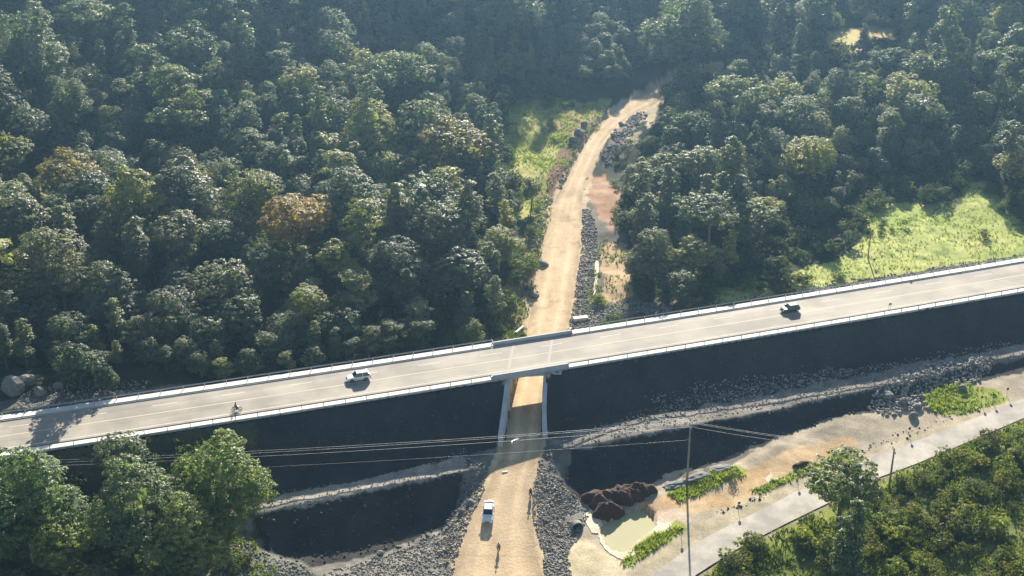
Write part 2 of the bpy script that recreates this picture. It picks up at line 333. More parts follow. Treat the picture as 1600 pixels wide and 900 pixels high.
# ------------------------------------------------------------------ ground
def axis(a, b, step, lo, hi, g=1.12):
    c = list(np.arange(a, b, step)); s = step; x = c[-1]
    while x < hi: s = min(s*g, 60); x += s; c.append(x)
    s = step; x = a; pre = []
    while x > lo: s = min(s*g, 60); x -= s; pre.append(x)
    return np.array(pre[::-1]+c)
GX = axis(-92, 100, .5, -1500, 1500); GY = axis(186, 262, .5, -300, 2600, 1.012)
X, Y = np.meshgrid(GX, GY); Zg = hz(X, Y)
# flat base colours by the kind of soil that lies there
def colour(x, y, z):
    px, py, _ = proj(x, y, np.where(np.abs(z) > 60, 0, z)); wob = (fbm(x, y, 3.5, 41)-.5)*16; wob2 = (fbm(x, y, 3.5, 42)-.5)*12
    qx = px+wob; qy = py+wob2
    u = x*EU[0]+y*EU[1]; m = nc(u)-(x*EN[0]+y*EN[1]); c = np.zeros(x.shape+(3,)); N = fbm(x, y, 8, 50)[..., None]
    c[:] = (.035,.042,.02); c[:] = c*(.7+.7*N)
    def put(mask, a, b=None, sc=4, s=60):
        b = b or a; t = fbm(x, y, sc, s)[..., None]; t = np.clip((t-.3)*2.5, 0, 1); v = np.array(a)*(1-t)+np.array(b)*t; c[mask] = v[mask]
    south = m > HALF; north = m < -HALF
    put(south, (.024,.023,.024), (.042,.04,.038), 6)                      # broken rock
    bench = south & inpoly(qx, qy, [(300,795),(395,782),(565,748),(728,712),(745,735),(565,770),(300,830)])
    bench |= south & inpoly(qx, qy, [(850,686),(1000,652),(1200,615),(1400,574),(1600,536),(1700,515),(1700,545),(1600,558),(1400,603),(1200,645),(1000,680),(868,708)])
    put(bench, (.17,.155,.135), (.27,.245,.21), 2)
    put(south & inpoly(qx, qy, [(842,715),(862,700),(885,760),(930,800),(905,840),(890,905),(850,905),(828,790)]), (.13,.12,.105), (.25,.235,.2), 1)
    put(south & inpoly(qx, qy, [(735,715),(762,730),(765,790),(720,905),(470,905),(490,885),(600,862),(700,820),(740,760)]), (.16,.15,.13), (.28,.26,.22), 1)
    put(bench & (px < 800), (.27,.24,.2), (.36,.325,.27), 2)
    put(south & (px < 400) & (py > 640), (.045,.05,.025), (.08,.08,.04))
    put(south & inpoly(qx, qy, [(380,790),(415,860),(470,880),(520,900),(640,905),(200,905),(300,830)]), (.15,.15,.12), (.24,.235,.2))
    # mud flats and sand between the rock toe and the side road
    put(south & inpoly(qx, qy, [(880,905),(895,850),(905,838),(930,800),(945,790),(1050,740),(1130,722),(1200,690),(1300,655),(1380,640),(1460,610),(1580,585),(1700,560),(1700,600),(1480,660),(1350,710),(1200,772),(1060,830),(990,895)]), (.31,.265,.20), (.47,.39,.28), 5)
    put(south & inpoly(qx, qy, [(985,795),(1050,770),(1130,770),(1170,735),(1230,700),(1330,680),(1345,695),(1230,745),(1150,790),(1040,810)]), (.46,.31,.16), (.57,.41,.24), 4)
    put(south & inpoly(qx, qy, [(880,910),(893,850),(905,840),(945,865),(985,868),(975,910)]), (.50,.42,.27), (.56,.47,.32), 6)
    put(south & inpoly(qx, qy, [(1010,800),(1060,795),(1080,815),(1045,850),(1020,840)]), (.50,.32,.2), (.62,.52,.4), 2)
    put(south & inpoly(qx, qy, [(1120,740),(1165,715),(1185,700),(1140,712),(1060,745),(1080,770)]), (.16,.145,.12), (.25,.22,.18))
    gr = [(( .20,.24,.045),(.30,.31,.08))]
    G1, G2 = (.17,.215,.03), (.30,.315,.075)
    put(south & inpoly(qx, qy, [(1045,770),(1080,752),(1150,728),(1165,740),(1120,762),(1060,782)]), G1, G2, 2)
    put(south & inpoly(qx, qy, [(965,880),(985,862),(1010,845),(1060,815),(1075,828),(1040,850),(985,888)]), G1, G2, 2)
    put(south & inpoly(qx, qy, [(1440,615),(1500,602),(1560,610),(1575,625),(1500,650),(1455,645)]), G1, G2, 2)
    put(south & inpoly(qx, qy, [(1170,765),(1240,735),(1330,700),(1350,705),(1250,748),(1190,772)]), (.15,.17,.05), (.28,.27,.1), 2)
    d2, rz, rh, sg = near_line(x, y, RC)
    rock = south & (c[...,0] < .062) & (px > 900) & (py > 640); put(rock & (d2 < rh+6) & (sg > 0), (.36,.31,.21), (.46,.39,.27), 2)
    lowR = south & (px > 1000) & (py > 600) & (sg < 0) & (d2 > rh-.5)
    put(lowR, (.09,.115,.03), (.17,.19,.06), 5); put(lowR & (d2 < rh+5), G1, G2, 2); put(lowR & (d2 < rh+1), (.3,.26,.16), (.25,.25,.1), 2)
    # behind the highway
    put(north & (m > -HALF-4.5), (.10,.095,.085), (.17,.16,.14), 2)
    FLD = [(1060,478),(1090,455),(1200,440),(1320,400),(1345,380),(1330,330),(1400,318),(1500,320),(1505,270),(1530,290),(1600,345),(1700,360),(1700,385),(1600,402),(1400,430),(1230,458),(1080,482)]
    put(north & inpoly(qx, qy, FLD), (.28,.34,.08), (.42,.43,.14), 9); put(north & inpoly(qx, qy, FLD) & (fbm(x, y, 2.2, 91) > .66), (.2,.25,.06))
    put(north & inpoly(qx, qy, [(765,175),(830,145),(905,160),(955,155),(935,200),(890,260),(860,300),(850,345),(790,345),(770,260)]), (.25,.27,.05), (.40,.36,.11), 5)
    put(north & inpoly(qx, qy, [(850,178),(905,165),(940,168),(925,200),(890,215),(860,205)]), (.33,.19,.10), (.30,.25,.13), 3)
    put(north & inpoly(qx, qy, [(850,295),(868,250),(888,222),(900,230),(890,262),(872,292),(862,305)]), (.17,.085,.06), (.23,.12,.085), 3)
    put(north & inpoly(qx, qy, [(745,530),(790,440),(815,395),(835,300),(850,300),(862,330),(845,400),(830,470),(815,535)]), (.20,.16,.07), (.30,.22,.12), 4)
    put(north & inpoly(qx, qy, [(900,560),(888,500),(905,400),(915,300),(940,300),(975,370),(1000,440),(1070,470),(1150,500)]), (.12,.11,.09), (.20,.18,.14), 3)
    put(north & inpoly(qx, qy, [(915,285),(945,275),(968,300),(970,345),(960,362),(945,350),(925,315)]), (.36,.20,.12), (.42,.27,.17), 2)
    put(north & inpoly(qx, qy, [(940,395),(952,378),(975,380),(985,410),(988,462),(960,475),(942,465)]), (.42,.29,.17), (.5,.36,.22), 3)
    put(north & inpoly(qx, qy, [(965,235),(985,205),(1010,165),(1030,160),(1020,195),(990,232),(970,250)]), (.38,.31,.18), (.45,.38,.24), 3)
    put(north & inpoly(qx, qy, [(895,240),(925,195),(950,175),(958,180),(915,245),(880,300),(865,305)]), (.14,.10,.08), (.25,.15,.1), 2)
    put(north & inpoly(qx, qy, [(938,250),(960,205),(1000,172),(1012,175),(975,225),(950,262)]), (.14,.11,.09), (.22,.17,.14), 2)
    put(north & inpoly(px, py, [(1275,70),(1290,50),(1360,40),(1395,44),(1390,60),(1330,85)]), (.5,.36,.2), (.45,.42,.14), 5)
    put(north & inpoly(px, py, [(1090,115),(1100,100),(1130,95),(1130,112)]), (.5,.38,.22))
    put(north & inpoly(px, py, [(1185,60),(1230,45),(1230,60),(1190,70)]), (.5,.38,.25))
    d, tz, th_, _s = near_line(x, y, TD); pz = (d < th_+1.2+(fbm(x, y, 2.5, 71)-.5)*3) & ((m > HALF+10) | (m < HALF+1))
    put(pz, (.46,.34,.20), (.54,.42,.27), 4)
    put((d < 9) & (m > HALF+12) & ~pz, (.11,.10,.09), (.2,.185,.16), 2)
    return c
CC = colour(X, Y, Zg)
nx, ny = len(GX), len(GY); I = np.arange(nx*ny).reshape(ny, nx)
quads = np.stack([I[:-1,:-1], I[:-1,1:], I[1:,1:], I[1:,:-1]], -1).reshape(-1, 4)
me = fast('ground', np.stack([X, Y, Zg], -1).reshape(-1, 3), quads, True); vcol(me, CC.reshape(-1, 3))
tag(link('ground', me, M['ground']), 'earth, broken rock and grass of the valley floor and hillside', kind='structure')
print('ground', nx, ny)
def hzs(x, y):      # height read back from the finished ground mesh
    i = min(max(int(np.searchsorted(GX, x))-1, 0), nx-2); j = min(max(int(np.searchsorted(GY, y))-1, 0), ny-2)
    a = (x-GX[i])/(GX[i+1]-GX[i]); b = (y-GY[j])/(GY[j+1]-GY[j])
    return float((Zg[j,i]*(1-a)+Zg[j,i+1]*a)*(1-b)+(Zg[j+1,i]*(1-a)+Zg[j+1,i+1]*a)*b)
def ground_at(px, py, it=7):
    z = 0.
    for _ in range(it): p = at(px, py, z); z = .4*z+.6*hzs(p.x, p.y)
    p = at(px, py, z); return Vector((p.x, p.y, hzs(p.x, p.y)))
def ribbon(name, Pa, Pb, m, nw=6, kind='structure', label=None, z=0, colf=None, drape=False, wav=0):
    n = len(Pa); V = []
    for i in range(n):
        for k in range(nw+1):
            t = k/nw; p = Pa[i]*(1-t)+Pb[i]*t; V.append(p)
    V = np.array(V)[:, :3].copy()
    if wav:
        off = (fbm(V[:,0], V[:,1], 2.5, 88)-.5)*wav; W = (Pb-Pa)[:, :2]; W = W/np.linalg.norm(W, axis=1)[:, None]; W = np.repeat(W, nw+1, 0)
        kk = np.tile(np.arange(nw+1)/nw*2-1, n); kk = np.sign(kk)*np.abs(kk)**5; V[:, :2] += W*(off*kk)[:, None]
    V[:,2] += z
    I = np.arange(n*(nw+1)).reshape(n, nw+1); q = np.stack([I[:-1,:-1], I[:-1,1:], I[1:,1:], I[1:,:-1]], -1).reshape(-1, 4)
    me = fast(name, V, q, True)
    if colf is not None: vcol(me, colf(V[:,0], V[:,1]))
    return tag(link(name, me, m), label, kind=kind)
# dirt track surface
dv = np.gradient(TD[:, :2], axis=0); dv /= np.linalg.norm(dv, axis=1)[:, None]; nn_ = np.c_[dv[:,1], -dv[:,0]]
A = np.c_[TD[:, :2]-nn_*TD[:, 3:4], TD[:,2]]; B = np.c_[TD[:, :2]+nn_*TD[:, 3:4], TD[:,2]]
def trackcol(x, y):
    d, _, h, sg = near_line(x, y, TD); q = d/np.maximum(h, .1)*sg; t = fbm(x, y*.25, 1.6, 5)[:, None]; c = np.array((.52,.375,.22))*(1-t)+np.array((.62,.475,.31))*t
    rut = np.exp(-((np.abs(q)-.42)/.13)**2)[:, None]; c = c*(1+.2*rut-.12*(fbm(x*.8, y*.12, 1.0, 61)[:, None] > .6)); c = c*(1-.2*(fbm(x, y, 6, 63)[:, None] > .62)); g = sm(.55, 1.0, np.abs(q))[:, None]*fbm(x, y, 3, 7)[:, None]
    return c*(1-.35*g)
ribbon('dirt_track', A, B, M['track'], 16, label='pale orange dirt track running under the highway bridge and up the clearing', z=.05, colf=trackcol, wav=1.6)
ribbon('side_road', UE, LE, M['asphalt2'], 6, label='pale dusty paved side road crossing the lower right corner')
# highway slab
def strip(name, o1, o2, z1, u0, u1, m, parent=None, step=4, thick=0, z2=None):
    us = np.arange(u0, u1+.01, step) if u1-u0 > step else np.array([u0, u1]); us[-1] = u1
    mb = MB(); V = []; 
    for u in us:
        a, b = hw(u, o1, z1), hw(u, o2, z1 if z2 is None else z2)
        V += [a, b]+([a-Vector((0,0,thick)), b-Vector((0,0,thick))] if thick else [])
    k = 4 if thick else 2; Fc = []
    for i in range(len(us)-1):
        s, t = i*k, (i+1)*k; Fc.append((s, t, t+1, s+1))
        if thick: Fc += [(s+2, s+3, t+3, t+2), (s, s+2, t+2, t), (s+1, t+1, t+3, s+3)]
    if thick: Fc += [(0,1,3,2), (s+k, s+k+2, s+k+3, s+k+1)]
    mb.add(V, Fc); return mb.build(name, m, parent)
U0, U1 = -150, 330
hwy = strip('highway', -ASPH, ASPH, DECK, U0, U1, M['asphalt'], thick=.35); tag(hwy, 'straight pale three lane highway on a rock embankment', kind='structure')
def uat(px, py): return un(at(px, py, DECK))[0]
u, n = un(at(640,572+66/4*0+0, DECK))
def off_at(px, py): u, n = un(at(px, py, DECK)); return n-float(nc(u))
o_solid = np.mean([off_at(100+x/4-100, 500+y/4) for x, y in ((1200,548),(600,640))]); o_dash = np.mean([off_at(x/4, 500+y/4) for x, y in ((1030,525),(490,606))])
o_edge = np.mean([off_at(x/4, 500+y/4) for x, y in ((1000,655),(600,715))])
print('marks', o_solid, o_dash, o_edge)
strip('centre_line', o_solid-.09, o_solid+.09, DECK+.005, U0, U1, M['paint_y'], hwy)
strip('edge_line', o_edge-.07, o_edge+.07, DECK+.005, U0, U1, M['paint'], hwy)
strip('edge_line', ASPH-.35, ASPH-.23, DECK+.005, U0, U1, M['paint'], hwy)
ud = uat(1030/4, 500+525/4)
for k in range(-12, 26):
    u = ud+k*12.5
    if -115 < u < 200: strip('lane_dash', o_dash-.07, o_dash+.07, DECK+.005, u-2.2, u+2.2, M['paint'], hwy)
# concrete gutter slabs, one every 4 m, left out along the bridge
ub0, ub1 = uat(768,593), uat(883,567); ut0, ut1 = uat(772,541), uat(893,519)
print('bridge u', ub0, ub1, ut0, ut1)
def slabs(side, gap):
    g0, g1 = gap; o1, o2 = (ASPH, ASPH+GUT) if side > 0 else (-ASPH-GUT, -ASPH)
    for a, b in ((-116, g0), (g1, 206)):
        n = int(round((b-a)/4)); st = (b-a)/n
        for k in range(n): strip('gutter_slab', o1, o2, DECK+.12+random.uniform(-.006,.006), a+k*st+.02, a+(k+1)*st-.02, M['gutter'], hwy, 4, .5)
slabs(1, (ut0, ut1)); slabs(-1, (ub0, ub1))
# guardrails: one per side and per end of the bridge
post_m = MB().box((0,0,-.25), (.12,.16,1.05)).mesh('post')
def guardrail(side, a, b, lab):
    g = empty('guardrail', hw((a+b)/2, side*(HALF-.12)), 0, lab, 'guardrail', 'guardrails along the highway'); g.rotation_euler = (0,0,0); o0 = g.location
    n = int((b-a)/4)
    for k in range(n+1):
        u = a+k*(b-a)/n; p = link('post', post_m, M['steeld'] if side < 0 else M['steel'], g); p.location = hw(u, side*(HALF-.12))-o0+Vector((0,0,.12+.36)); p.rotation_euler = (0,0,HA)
    seg = int((b-a)/20)+1
    for q in range(seg):
        u0_, u1_ = a+q*(b-a)/seg, a+(q+1)*(b-a)/seg; m = MB(); rings = []
        for k in range(6):
            u = u0_+(u1_-u0_)*k/5; c = hw(u, side*(HALF-.12)-side*.1)-o0; nv = Vector((EN[0],EN[1],0))*-side; rr = []
            for dz, dn in ((.96,0),(.9,.06),(.84,.0),(.8,.06),(.72,.0)): rr.append(c+Vector((0,0,dz))+nv*dn)
            for dz, dn in ((.72,-.02),(.8,.03),(.84,-.03),(.9,.03),(.97,-.02)): rr.append(c+Vector((0,0,dz))+nv*dn)
            rings.append(rr)
        m.loft(rings); m.build('rail', M['steel'] if side > 0 else M['steeld'], g)  # near rail takes the darker steel, its shaded face put into the colour
guardrail(1, -112, ut0, 'silver guardrail on the forest side of the highway left of the bridge')
guardrail(1, ut1, 202, 'silver guardrail on the far side of the highway right of the bridge, beside the field')
guardrail(-1, -112, ub0, 'guardrail on the near side of the highway left of the underpass')
guardrail(-1, ub1, 202, 'guardrail on the near side of the highway right of the underpass')

# ------------------------------------------------------------------ bridge over the dirt track
br = empty('underpass_bridge', (3,245,0), 0, 'grey concrete underpass bridge carrying the highway over the dirt track', 'bridge')
bo = br.location
def bpart(name, mb, m=None, **k): mb.v = [tuple(Vector(p)-bo) for p in mb.v]; return mb.build(name, m or M['concrete'], br, **k)
def poly_wall(mb, pts, th, zb):       # pts: (x, y, ztop) path; a wall of constant thickness down to zb
    P = [Vector((p[0],p[1],0)) for p in pts]; rings = []
    for i, p in enumerate(P):
        d = (P[min(i+1,len(P)-1)]-P[max(i-1,0)]).normalized(); n_ = Vector((-d.y,d.x,0))*th/2; zt = pts[i][2]; z0 = zb if not hasattr(zb,'__len__') else zb[i]
        rings.append([p-n_+Vector((0,0,z0)), p+n_+Vector((0,0,z0)), p+n_+Vector((0,0,zt)), p-n_+Vector((0,0,zt))])
    mb.loft(rings); return mb
def rail_path(off, a, b, z, n=6): return [(*hw(a+(b-a)*k/n, off)[:2], z) for k in range(n+1)]
bpart('parapet', poly_wall(MB(), rail_path(HALF-.9, ut0, ut1, DECK+.65), .25, DECK-.6)); bpart('parapet', poly_wall(MB(), rail_path(-HALF+.35, ub0, ub1, DECK+.8), .35, DECK-.62), bevel=.03)
bpart('parapet_footing', poly_wall(MB(), rail_path(HALF-.4, ut0, ut1, DECK+.25), .8, DECK-.8))
# box directions follow the track
i0 = int(np.argmin(np.hypot(TD[:,0]-at(822,640,0).x, TD[:,1]-at(822,640,0).y))); tv = Vector((TD[i0+8,0]-TD[i0-4,0], TD[i0+8,1]-TD[i0-4,1], 0)).normalized()
tn = Vector((tv.y,-tv.x,0)); tc = Vector((TD[i0,0], TD[i0,1], 0))
def where(m_target, side, hwid):      # point on the wall line at distance m in front of the highway centre
    base = tc+tn*side*hwid; s = 0
    for _ in range(12):
        p = base+tv*s; u_, n_ = un(p); s += (float(nc(u_))-n_-m_target)
    return base+tv*s
HWL = 3.5
pn = [where(HALF-.2, s, HWL) for s in (-1,1)]; pf = [where(-HALF+.2, s, HWL) for s in (-1,1)]
for k in (0,1): bpart('abutment_wall', poly_wall(MB(), [(pf[k].x,pf[k].y,DECK-.66),(pn[k].x,pn[k].y,DECK-.66)], .5, -1))
mb = MB(); e = tn*.25; sl_ = []
for z in (DECK-.66, DECK-.36):
    sl_.append([(pn[0]-tn*3+Vector((0,0,z))), (pn[1]+tn*3+Vector((0,0,z))), (pf[1]+tn*3+Vector((0,0,z))), (pf[0]-tn*3+Vector((0,0,z)))])
mb.loft(sl_); bpart('deck_slab', mb)
# wing walls stepping down with the embankment on the camera side
for k, s in ((0,-1),(1,1)):
    pts = []; zbs = []
    for q in range(8):
        m_ = HALF-.2+q*1.75; p = where(m_, s, HWL+(.0 if s < 0 else .02*q*q)); g = hzs(*(p+tn*s*1.5)[:2]); pts.append((p.x,p.y,max(g+.3, 6.4-.6*q if s < 0 else 6.3-.78*q, .5) if q else DECK-.3)); zbs.append(-1.5)
    bpart('wing_wall', poly_wall(MB(), pts, .85, zbs))
    pts = []
    for q in range(5):
        m_ = -HALF+.2-q*2.2; p = where(m_, s, HWL+.35*q); pts.append((p.x,p.y, DECK-.3-q*1.3))
    bpart('wing_wall', poly_wall(MB(), pts, .5, -1))
for k, s in ((0,-1),(1,1)):
    a = where(-ASPH+.1, s, HWL+.2); b = where(ASPH-.1, s, HWL+.2); w_ = tn*.28
    z = Vector((0,0,DECK+.007)); mb = MB().add([a-w_+z, a+w_+z, b+w_+z, b-w_+z], [(0,1,2,3)]); bpart('expansion_joint', mb, M['joint'])

# ------------------------------------------------------------------ water
def sheet(name, poly, z, m, label, kind='structure', jag=.25, cat=None):
    P = [at(*p, z) for p in poly]; n = len(P); V = []
    for i in range(n):
        for k in range(6):
            t = k/6; p0, p1, p2, p3 = P[i-1], P[i], P[(i+1)%n], P[(i+2)%n]
            q = .5*((2*p1)+(-p0+p2)*t+(2*p0-5*p1+4*p2-p3)*t*t+(-p0+3*p1-3*p2+p3)*t**3); q = q.copy(); q.z = z
            q.x += random.uniform(-jag,jag); q.y += random.uniform(-jag,jag); V.append(q)
    mb = MB(); mb.add(V, [tuple(range(len(V)))][:1]); o = mb.build(name, m); tag(o, label, cat, kind=kind); return o
pond = [(a+(3 if a > 975 else -3), b+(3 if b > 830 else -2)) for a, b in POND]
sheet('pond', pond, -4.38, M['pond'], 'small milky yellow green pond beside the brown dirt heaps')

# ------------------------------------------------------------------ broken rock
ICO = []; t_ = (1+5**.5)/2
for a in (-1,1):
    for b in (-t_,t_): ICO += [(0,a,b),(a,b,0),(b,0,a)]
ICO = np.array(ICO)/math.hypot(1,t_)
ICF = []
for i in range(12):
    for j in range(i+1,12):
        for k in range(j+1,12):
            if all(abs(np.linalg.norm(ICO[p]-ICO[q])-1.0515) < .02 for p, q in ((i,j),(j,k),(i,k))):
                nrm_ = np.cross(ICO[j]-ICO[i], ICO[k]-ICO[i]); ICF.append((i,j,k) if nrm_@ICO[i] > 0 else (i,k,j))
ICF = np.array(ICF)
def rot3(n):
    q = rng.normal(size=(n,4)); q /= np.linalg.norm(q, axis=1)[:, None]; w_, x, y, z = q.T
    return np.stack([1-2*(y*y+z*z),2*(x*y-z*w_),2*(x*z+y*w_),2*(x*y+z*w_),1-2*(x*x+z*z),2*(y*z-x*w_),2*(x*z-y*w_),2*(y*z+x*w_),1-2*(x*x+y*y)],1).reshape(n,3,3)
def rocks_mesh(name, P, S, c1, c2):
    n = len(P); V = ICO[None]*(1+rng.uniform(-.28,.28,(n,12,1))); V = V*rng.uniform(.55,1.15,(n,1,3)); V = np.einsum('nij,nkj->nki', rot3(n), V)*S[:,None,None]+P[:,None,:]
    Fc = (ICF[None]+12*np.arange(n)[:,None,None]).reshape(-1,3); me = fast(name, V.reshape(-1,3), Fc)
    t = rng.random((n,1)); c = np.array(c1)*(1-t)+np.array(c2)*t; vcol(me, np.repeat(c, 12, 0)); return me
def sample(poly, dens, z0=0, cond=None):
    W = [at(*p, z0) for p in poly]; x0, x1 = min(p.x for p in W)-3, max(p.x for p in W)+3; y0, y1 = min(p.y for p in W)-12, max(p.y for p in W)+12
    n = int((x1-x0)*(y1-y0)*dens); x = rng.uniform(x0,x1,n); y = rng.uniform(y0,y1,n); z = hz(x, y); px, py, _ = proj(x, y, z)
    k = inpoly(px+(vn(x,y,3,3)-.5)*12, py+(vn(x,y,3,4)-.5)*10, poly)
    if cond is not None: k &= cond(x, y, z, px, py)
    return np.stack([x,y,z],1)[k]
def rubble(name, label, polys, c1=(.10,.095,.085), c2=(.46,.42,.36), size=(.06,.27), group=None, cond=None):
    Ps = []; Ss = []
    for poly, dens, z0 in polys:
        P = sample(poly, dens, z0, cond); Ps.append(P); Ss.append(size[0]+(size[1]-size[0])*rng.random(len(P))**2.2)
    P = np.concatenate(Ps); S = np.concatenate(Ss); P[:,2] += S*.15
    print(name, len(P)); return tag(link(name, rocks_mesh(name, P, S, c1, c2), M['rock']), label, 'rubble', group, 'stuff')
def offtrack(x, y, z, px, py): d, _, h, s = near_line(x, y, TD); return (d > h+.2) & (vn(x, y, 2, 9) > .15)
rubble('rubble', 'grey broken rubble heaped between the dirt track and the pond', [([(842,720),(862,705),(880,760),(925,800),(905,830),(888,870),(890,905),(850,905),(845,850),(828,790),(832,750)], 26, -3)], cond=offtrack)
rubble('rubble', 'grey broken rubble bank left of the dirt track beside the dark pit', [([(728,712),(760,730),(762,775),(740,830),(725,860),(708,905),(500,905),(520,893),(600,866),(650,850),(695,825),(718,790),(740,760)], 17, -3)], cond=offtrack)
rubble('rubble', 'loose stones along the upper ledge left of the underpass', [([(560,748),(650,728),(725,700),(740,712),(728,740),(560,772),(390,805),(395,780)], 3, -1)], size=(.07,.2))
rubble('rubble', 'loose stones scattered along the long ledge right of the underpass', [([(870,686),(1000,645),(1100,620),(1200,595),(1300,580),(1400,565),(1500,545),(1600,530),(1600,560),(1400,604),(1200,640),(1000,676),(875,702)], 3, 0), ([(1000,622),(1100,598),(1250,580),(1330,575),(1330,590),(1200,617),(1050,642)], 6, 1)], size=(.08,.26))
rubble('rubble', 'blocky grey rubble fan below the ledge near the grass patch at right', [([(1380,605),(1420,580),(1480,565),(1560,560),(1530,600),(1450,612),(1450,640),(1400,650),(1350,640)], 8, -1)], size=(.12,.5))
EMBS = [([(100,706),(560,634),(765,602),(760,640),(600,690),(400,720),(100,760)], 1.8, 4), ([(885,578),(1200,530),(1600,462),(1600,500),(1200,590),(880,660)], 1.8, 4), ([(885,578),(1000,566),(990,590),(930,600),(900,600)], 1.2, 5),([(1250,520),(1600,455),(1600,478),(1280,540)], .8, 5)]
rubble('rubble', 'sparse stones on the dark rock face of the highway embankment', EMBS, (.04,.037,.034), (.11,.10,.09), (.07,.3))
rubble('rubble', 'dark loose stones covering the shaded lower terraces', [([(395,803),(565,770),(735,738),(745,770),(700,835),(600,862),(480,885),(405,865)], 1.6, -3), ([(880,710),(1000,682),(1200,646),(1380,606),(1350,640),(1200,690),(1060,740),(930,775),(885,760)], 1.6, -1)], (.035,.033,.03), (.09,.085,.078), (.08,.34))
rubble('rubble', 'dark rubble bank along the right side of the dirt track behind the bridge', [([(905,330),(925,330),(935,380),(925,450),(930,480),(990,470),(1060,480),(1040,492),(900,520),(888,500),(900,430),(908,380)], 12, .5)], size=(.1,.36), cond=offtrack)
rubble('rubble', 'rocky drainage cut beside the upper bend of the dirt track', [([(895,240),(925,195),(950,175),(958,182),(920,235),(885,290),(868,300)], 4, 4), ([(938,250),(960,205),(1000,172),(1012,178),(975,225),(950,262)], 4, 4), ([(850,300),(862,310),(850,370),(838,430),(830,380)], 4, 2)], size=(.12,.5), cond=offtrack)
rubble('rubble', 'grey stones along the far verge of the highway', [([(30,600),(130,590),(250,598),(180,628),(20,652)], 4, 7), ([(900,505),(1200,458),(1400,428),(1600,398),(1600,408),(1400,440),(1230,462),(900,516)], 5, 6), ([(560,555),(760,525),(830,515),(820,528),(600,562)], 3, 6)], size=(.08,.3), cond=offtrack)
rubble('rubble', 'grey gravel slope in the lower left beside the dark pit', [([(375,800),(400,860),(470,880),(500,905),(330,905),(350,840)], 8, -3)], (.13,.13,.11), (.32,.31,.28), (.1,.3))
rubble('rubble', 'small clods along the muddy verge of the side road', [([(1120,800),(1200,770),(1195,780),(1130,805)], 2, -5), ([(1340,700),(1430,670),(1530,632),(1530,640),(1430,680),(1345,708)], 1.2, -4)], (.06,.05,.03), (.14,.11,.07), (.1,.3))
# single boulders and blocks
def blob(seed, sub=2, jag=.3, sc=(1,1,1)):
    import bmesh
    bm = bmesh.new(); bmesh.ops.create_icosphere(bm, subdivisions=sub, radius=1); r = np.random.default_rng(seed); K = r.normal(size=(7,3)); K /= np.linalg.norm(K, axis=1)[:,None]
    for v in bm.verts:
        p = np.array(v.co); k = min(1.0, min(.62+.25*abs(math.sin(i*2.1+seed))+max(0, 1-float(K[i]@p))*1.0 for i in range(7))); p = p*k*(1+jag*(r.random()-.5)*.35); v.co = Vector((p[0]*sc[0], p[1]*sc[1], p[2]*sc[2]))
    me = D.meshes.new('boulder'); bm.to_mesh(me); bm.free(); return me
BLD = [(22,610,2.6,'large smooth grey boulder at the far left edge above the highway'),(42,600,1.8,'grey boulder leaning on the largest boulder at the far left'),(62,615,1.3,'rounded grey rock behind the far left end of the highway'),
 (90,606,1.0,'grey rock in the roadside rubble below the dark forest, leftmost pair'),(155,603,1.1,'grey rock standing highest in the rubble above the left guardrail'),(190,617,.8,'grey stone nearest the guardrail in the left roadside rubble'),
 (1386,621,1.3,'flat topped pale boulder in the rubble fan at right'),(1412,630,1.1,'grey boulder in the middle of the block pile by the grass patch'),(1432,637,.9,'small grey block at the right end of the block pile'),(1427,652,1.0,'lowest grey block of the pile near the side road'),(1440,622,.8,'grey stone touching the grass patch right of the block pile'),(1504,608,.9,'grey boulder on top of the grass patch at right'),
 (905,210,1.7,'largest dark block in the cut left of the upper track'),(896,221,1.3,'dark block below the largest one in the upper cut'),(912,196,1.2,'dark block above the largest one in the upper cut'),(970,196,.9,'grey block in the drain right of the upper track'),(958,213,.9,'lower grey block in the drain right of the upper track'),
 (735,788,.9,'pale boulder at the edge of the track left of the parked pickup'),(722,800,.6,'small boulder left of the pale one near the pickup'),(594,866,.7,'lone pale rock at the foot of the dark pit')]
for i, (px, py, s, lab) in enumerate(BLD):
    g = ground_at(px, py); o = link('boulder', blob(i+3, 2, .3, (s*1.1, s*.85, s*.8)), M['boulder']); o.location = g+Vector((0,0,s*.3)); o.rotation_euler = (random.uniform(-.3,.3),random.uniform(-.3,.3),random.uniform(0,6)); tag(o, lab, 'boulder', 'boulders')
CL = [(847,414,1.4,'brown earth mound at the left edge of the track, upper of two'),(833,463,1.2,'brown earth mound at the left edge of the track nearer the bridge')]
for i, (px, py, s, lab) in enumerate(CL):
    g = ground_at(px, py); o = link('earth_mound', blob(i+60, 2, .3, (s*1.2,s,s*.7)), M['boulder']); o.location = g+Vector((0,0,s*.2)); tag(o, lab, 'mound')
HEAPS = [(941,783,3.4,2.0,'dark red soil heap at the left of the row beside the pond'),(948,800,2.8,1.7,'dark red soil heap nearest the pond water'),(968,778,2.9,1.9,'dark red soil heap in the middle of the row'),(992,771,2.7,1.8,'dark red soil heap second from the right'),(1006,768,2.2,1.4,'small dark red soil heap at the right end of the row')]
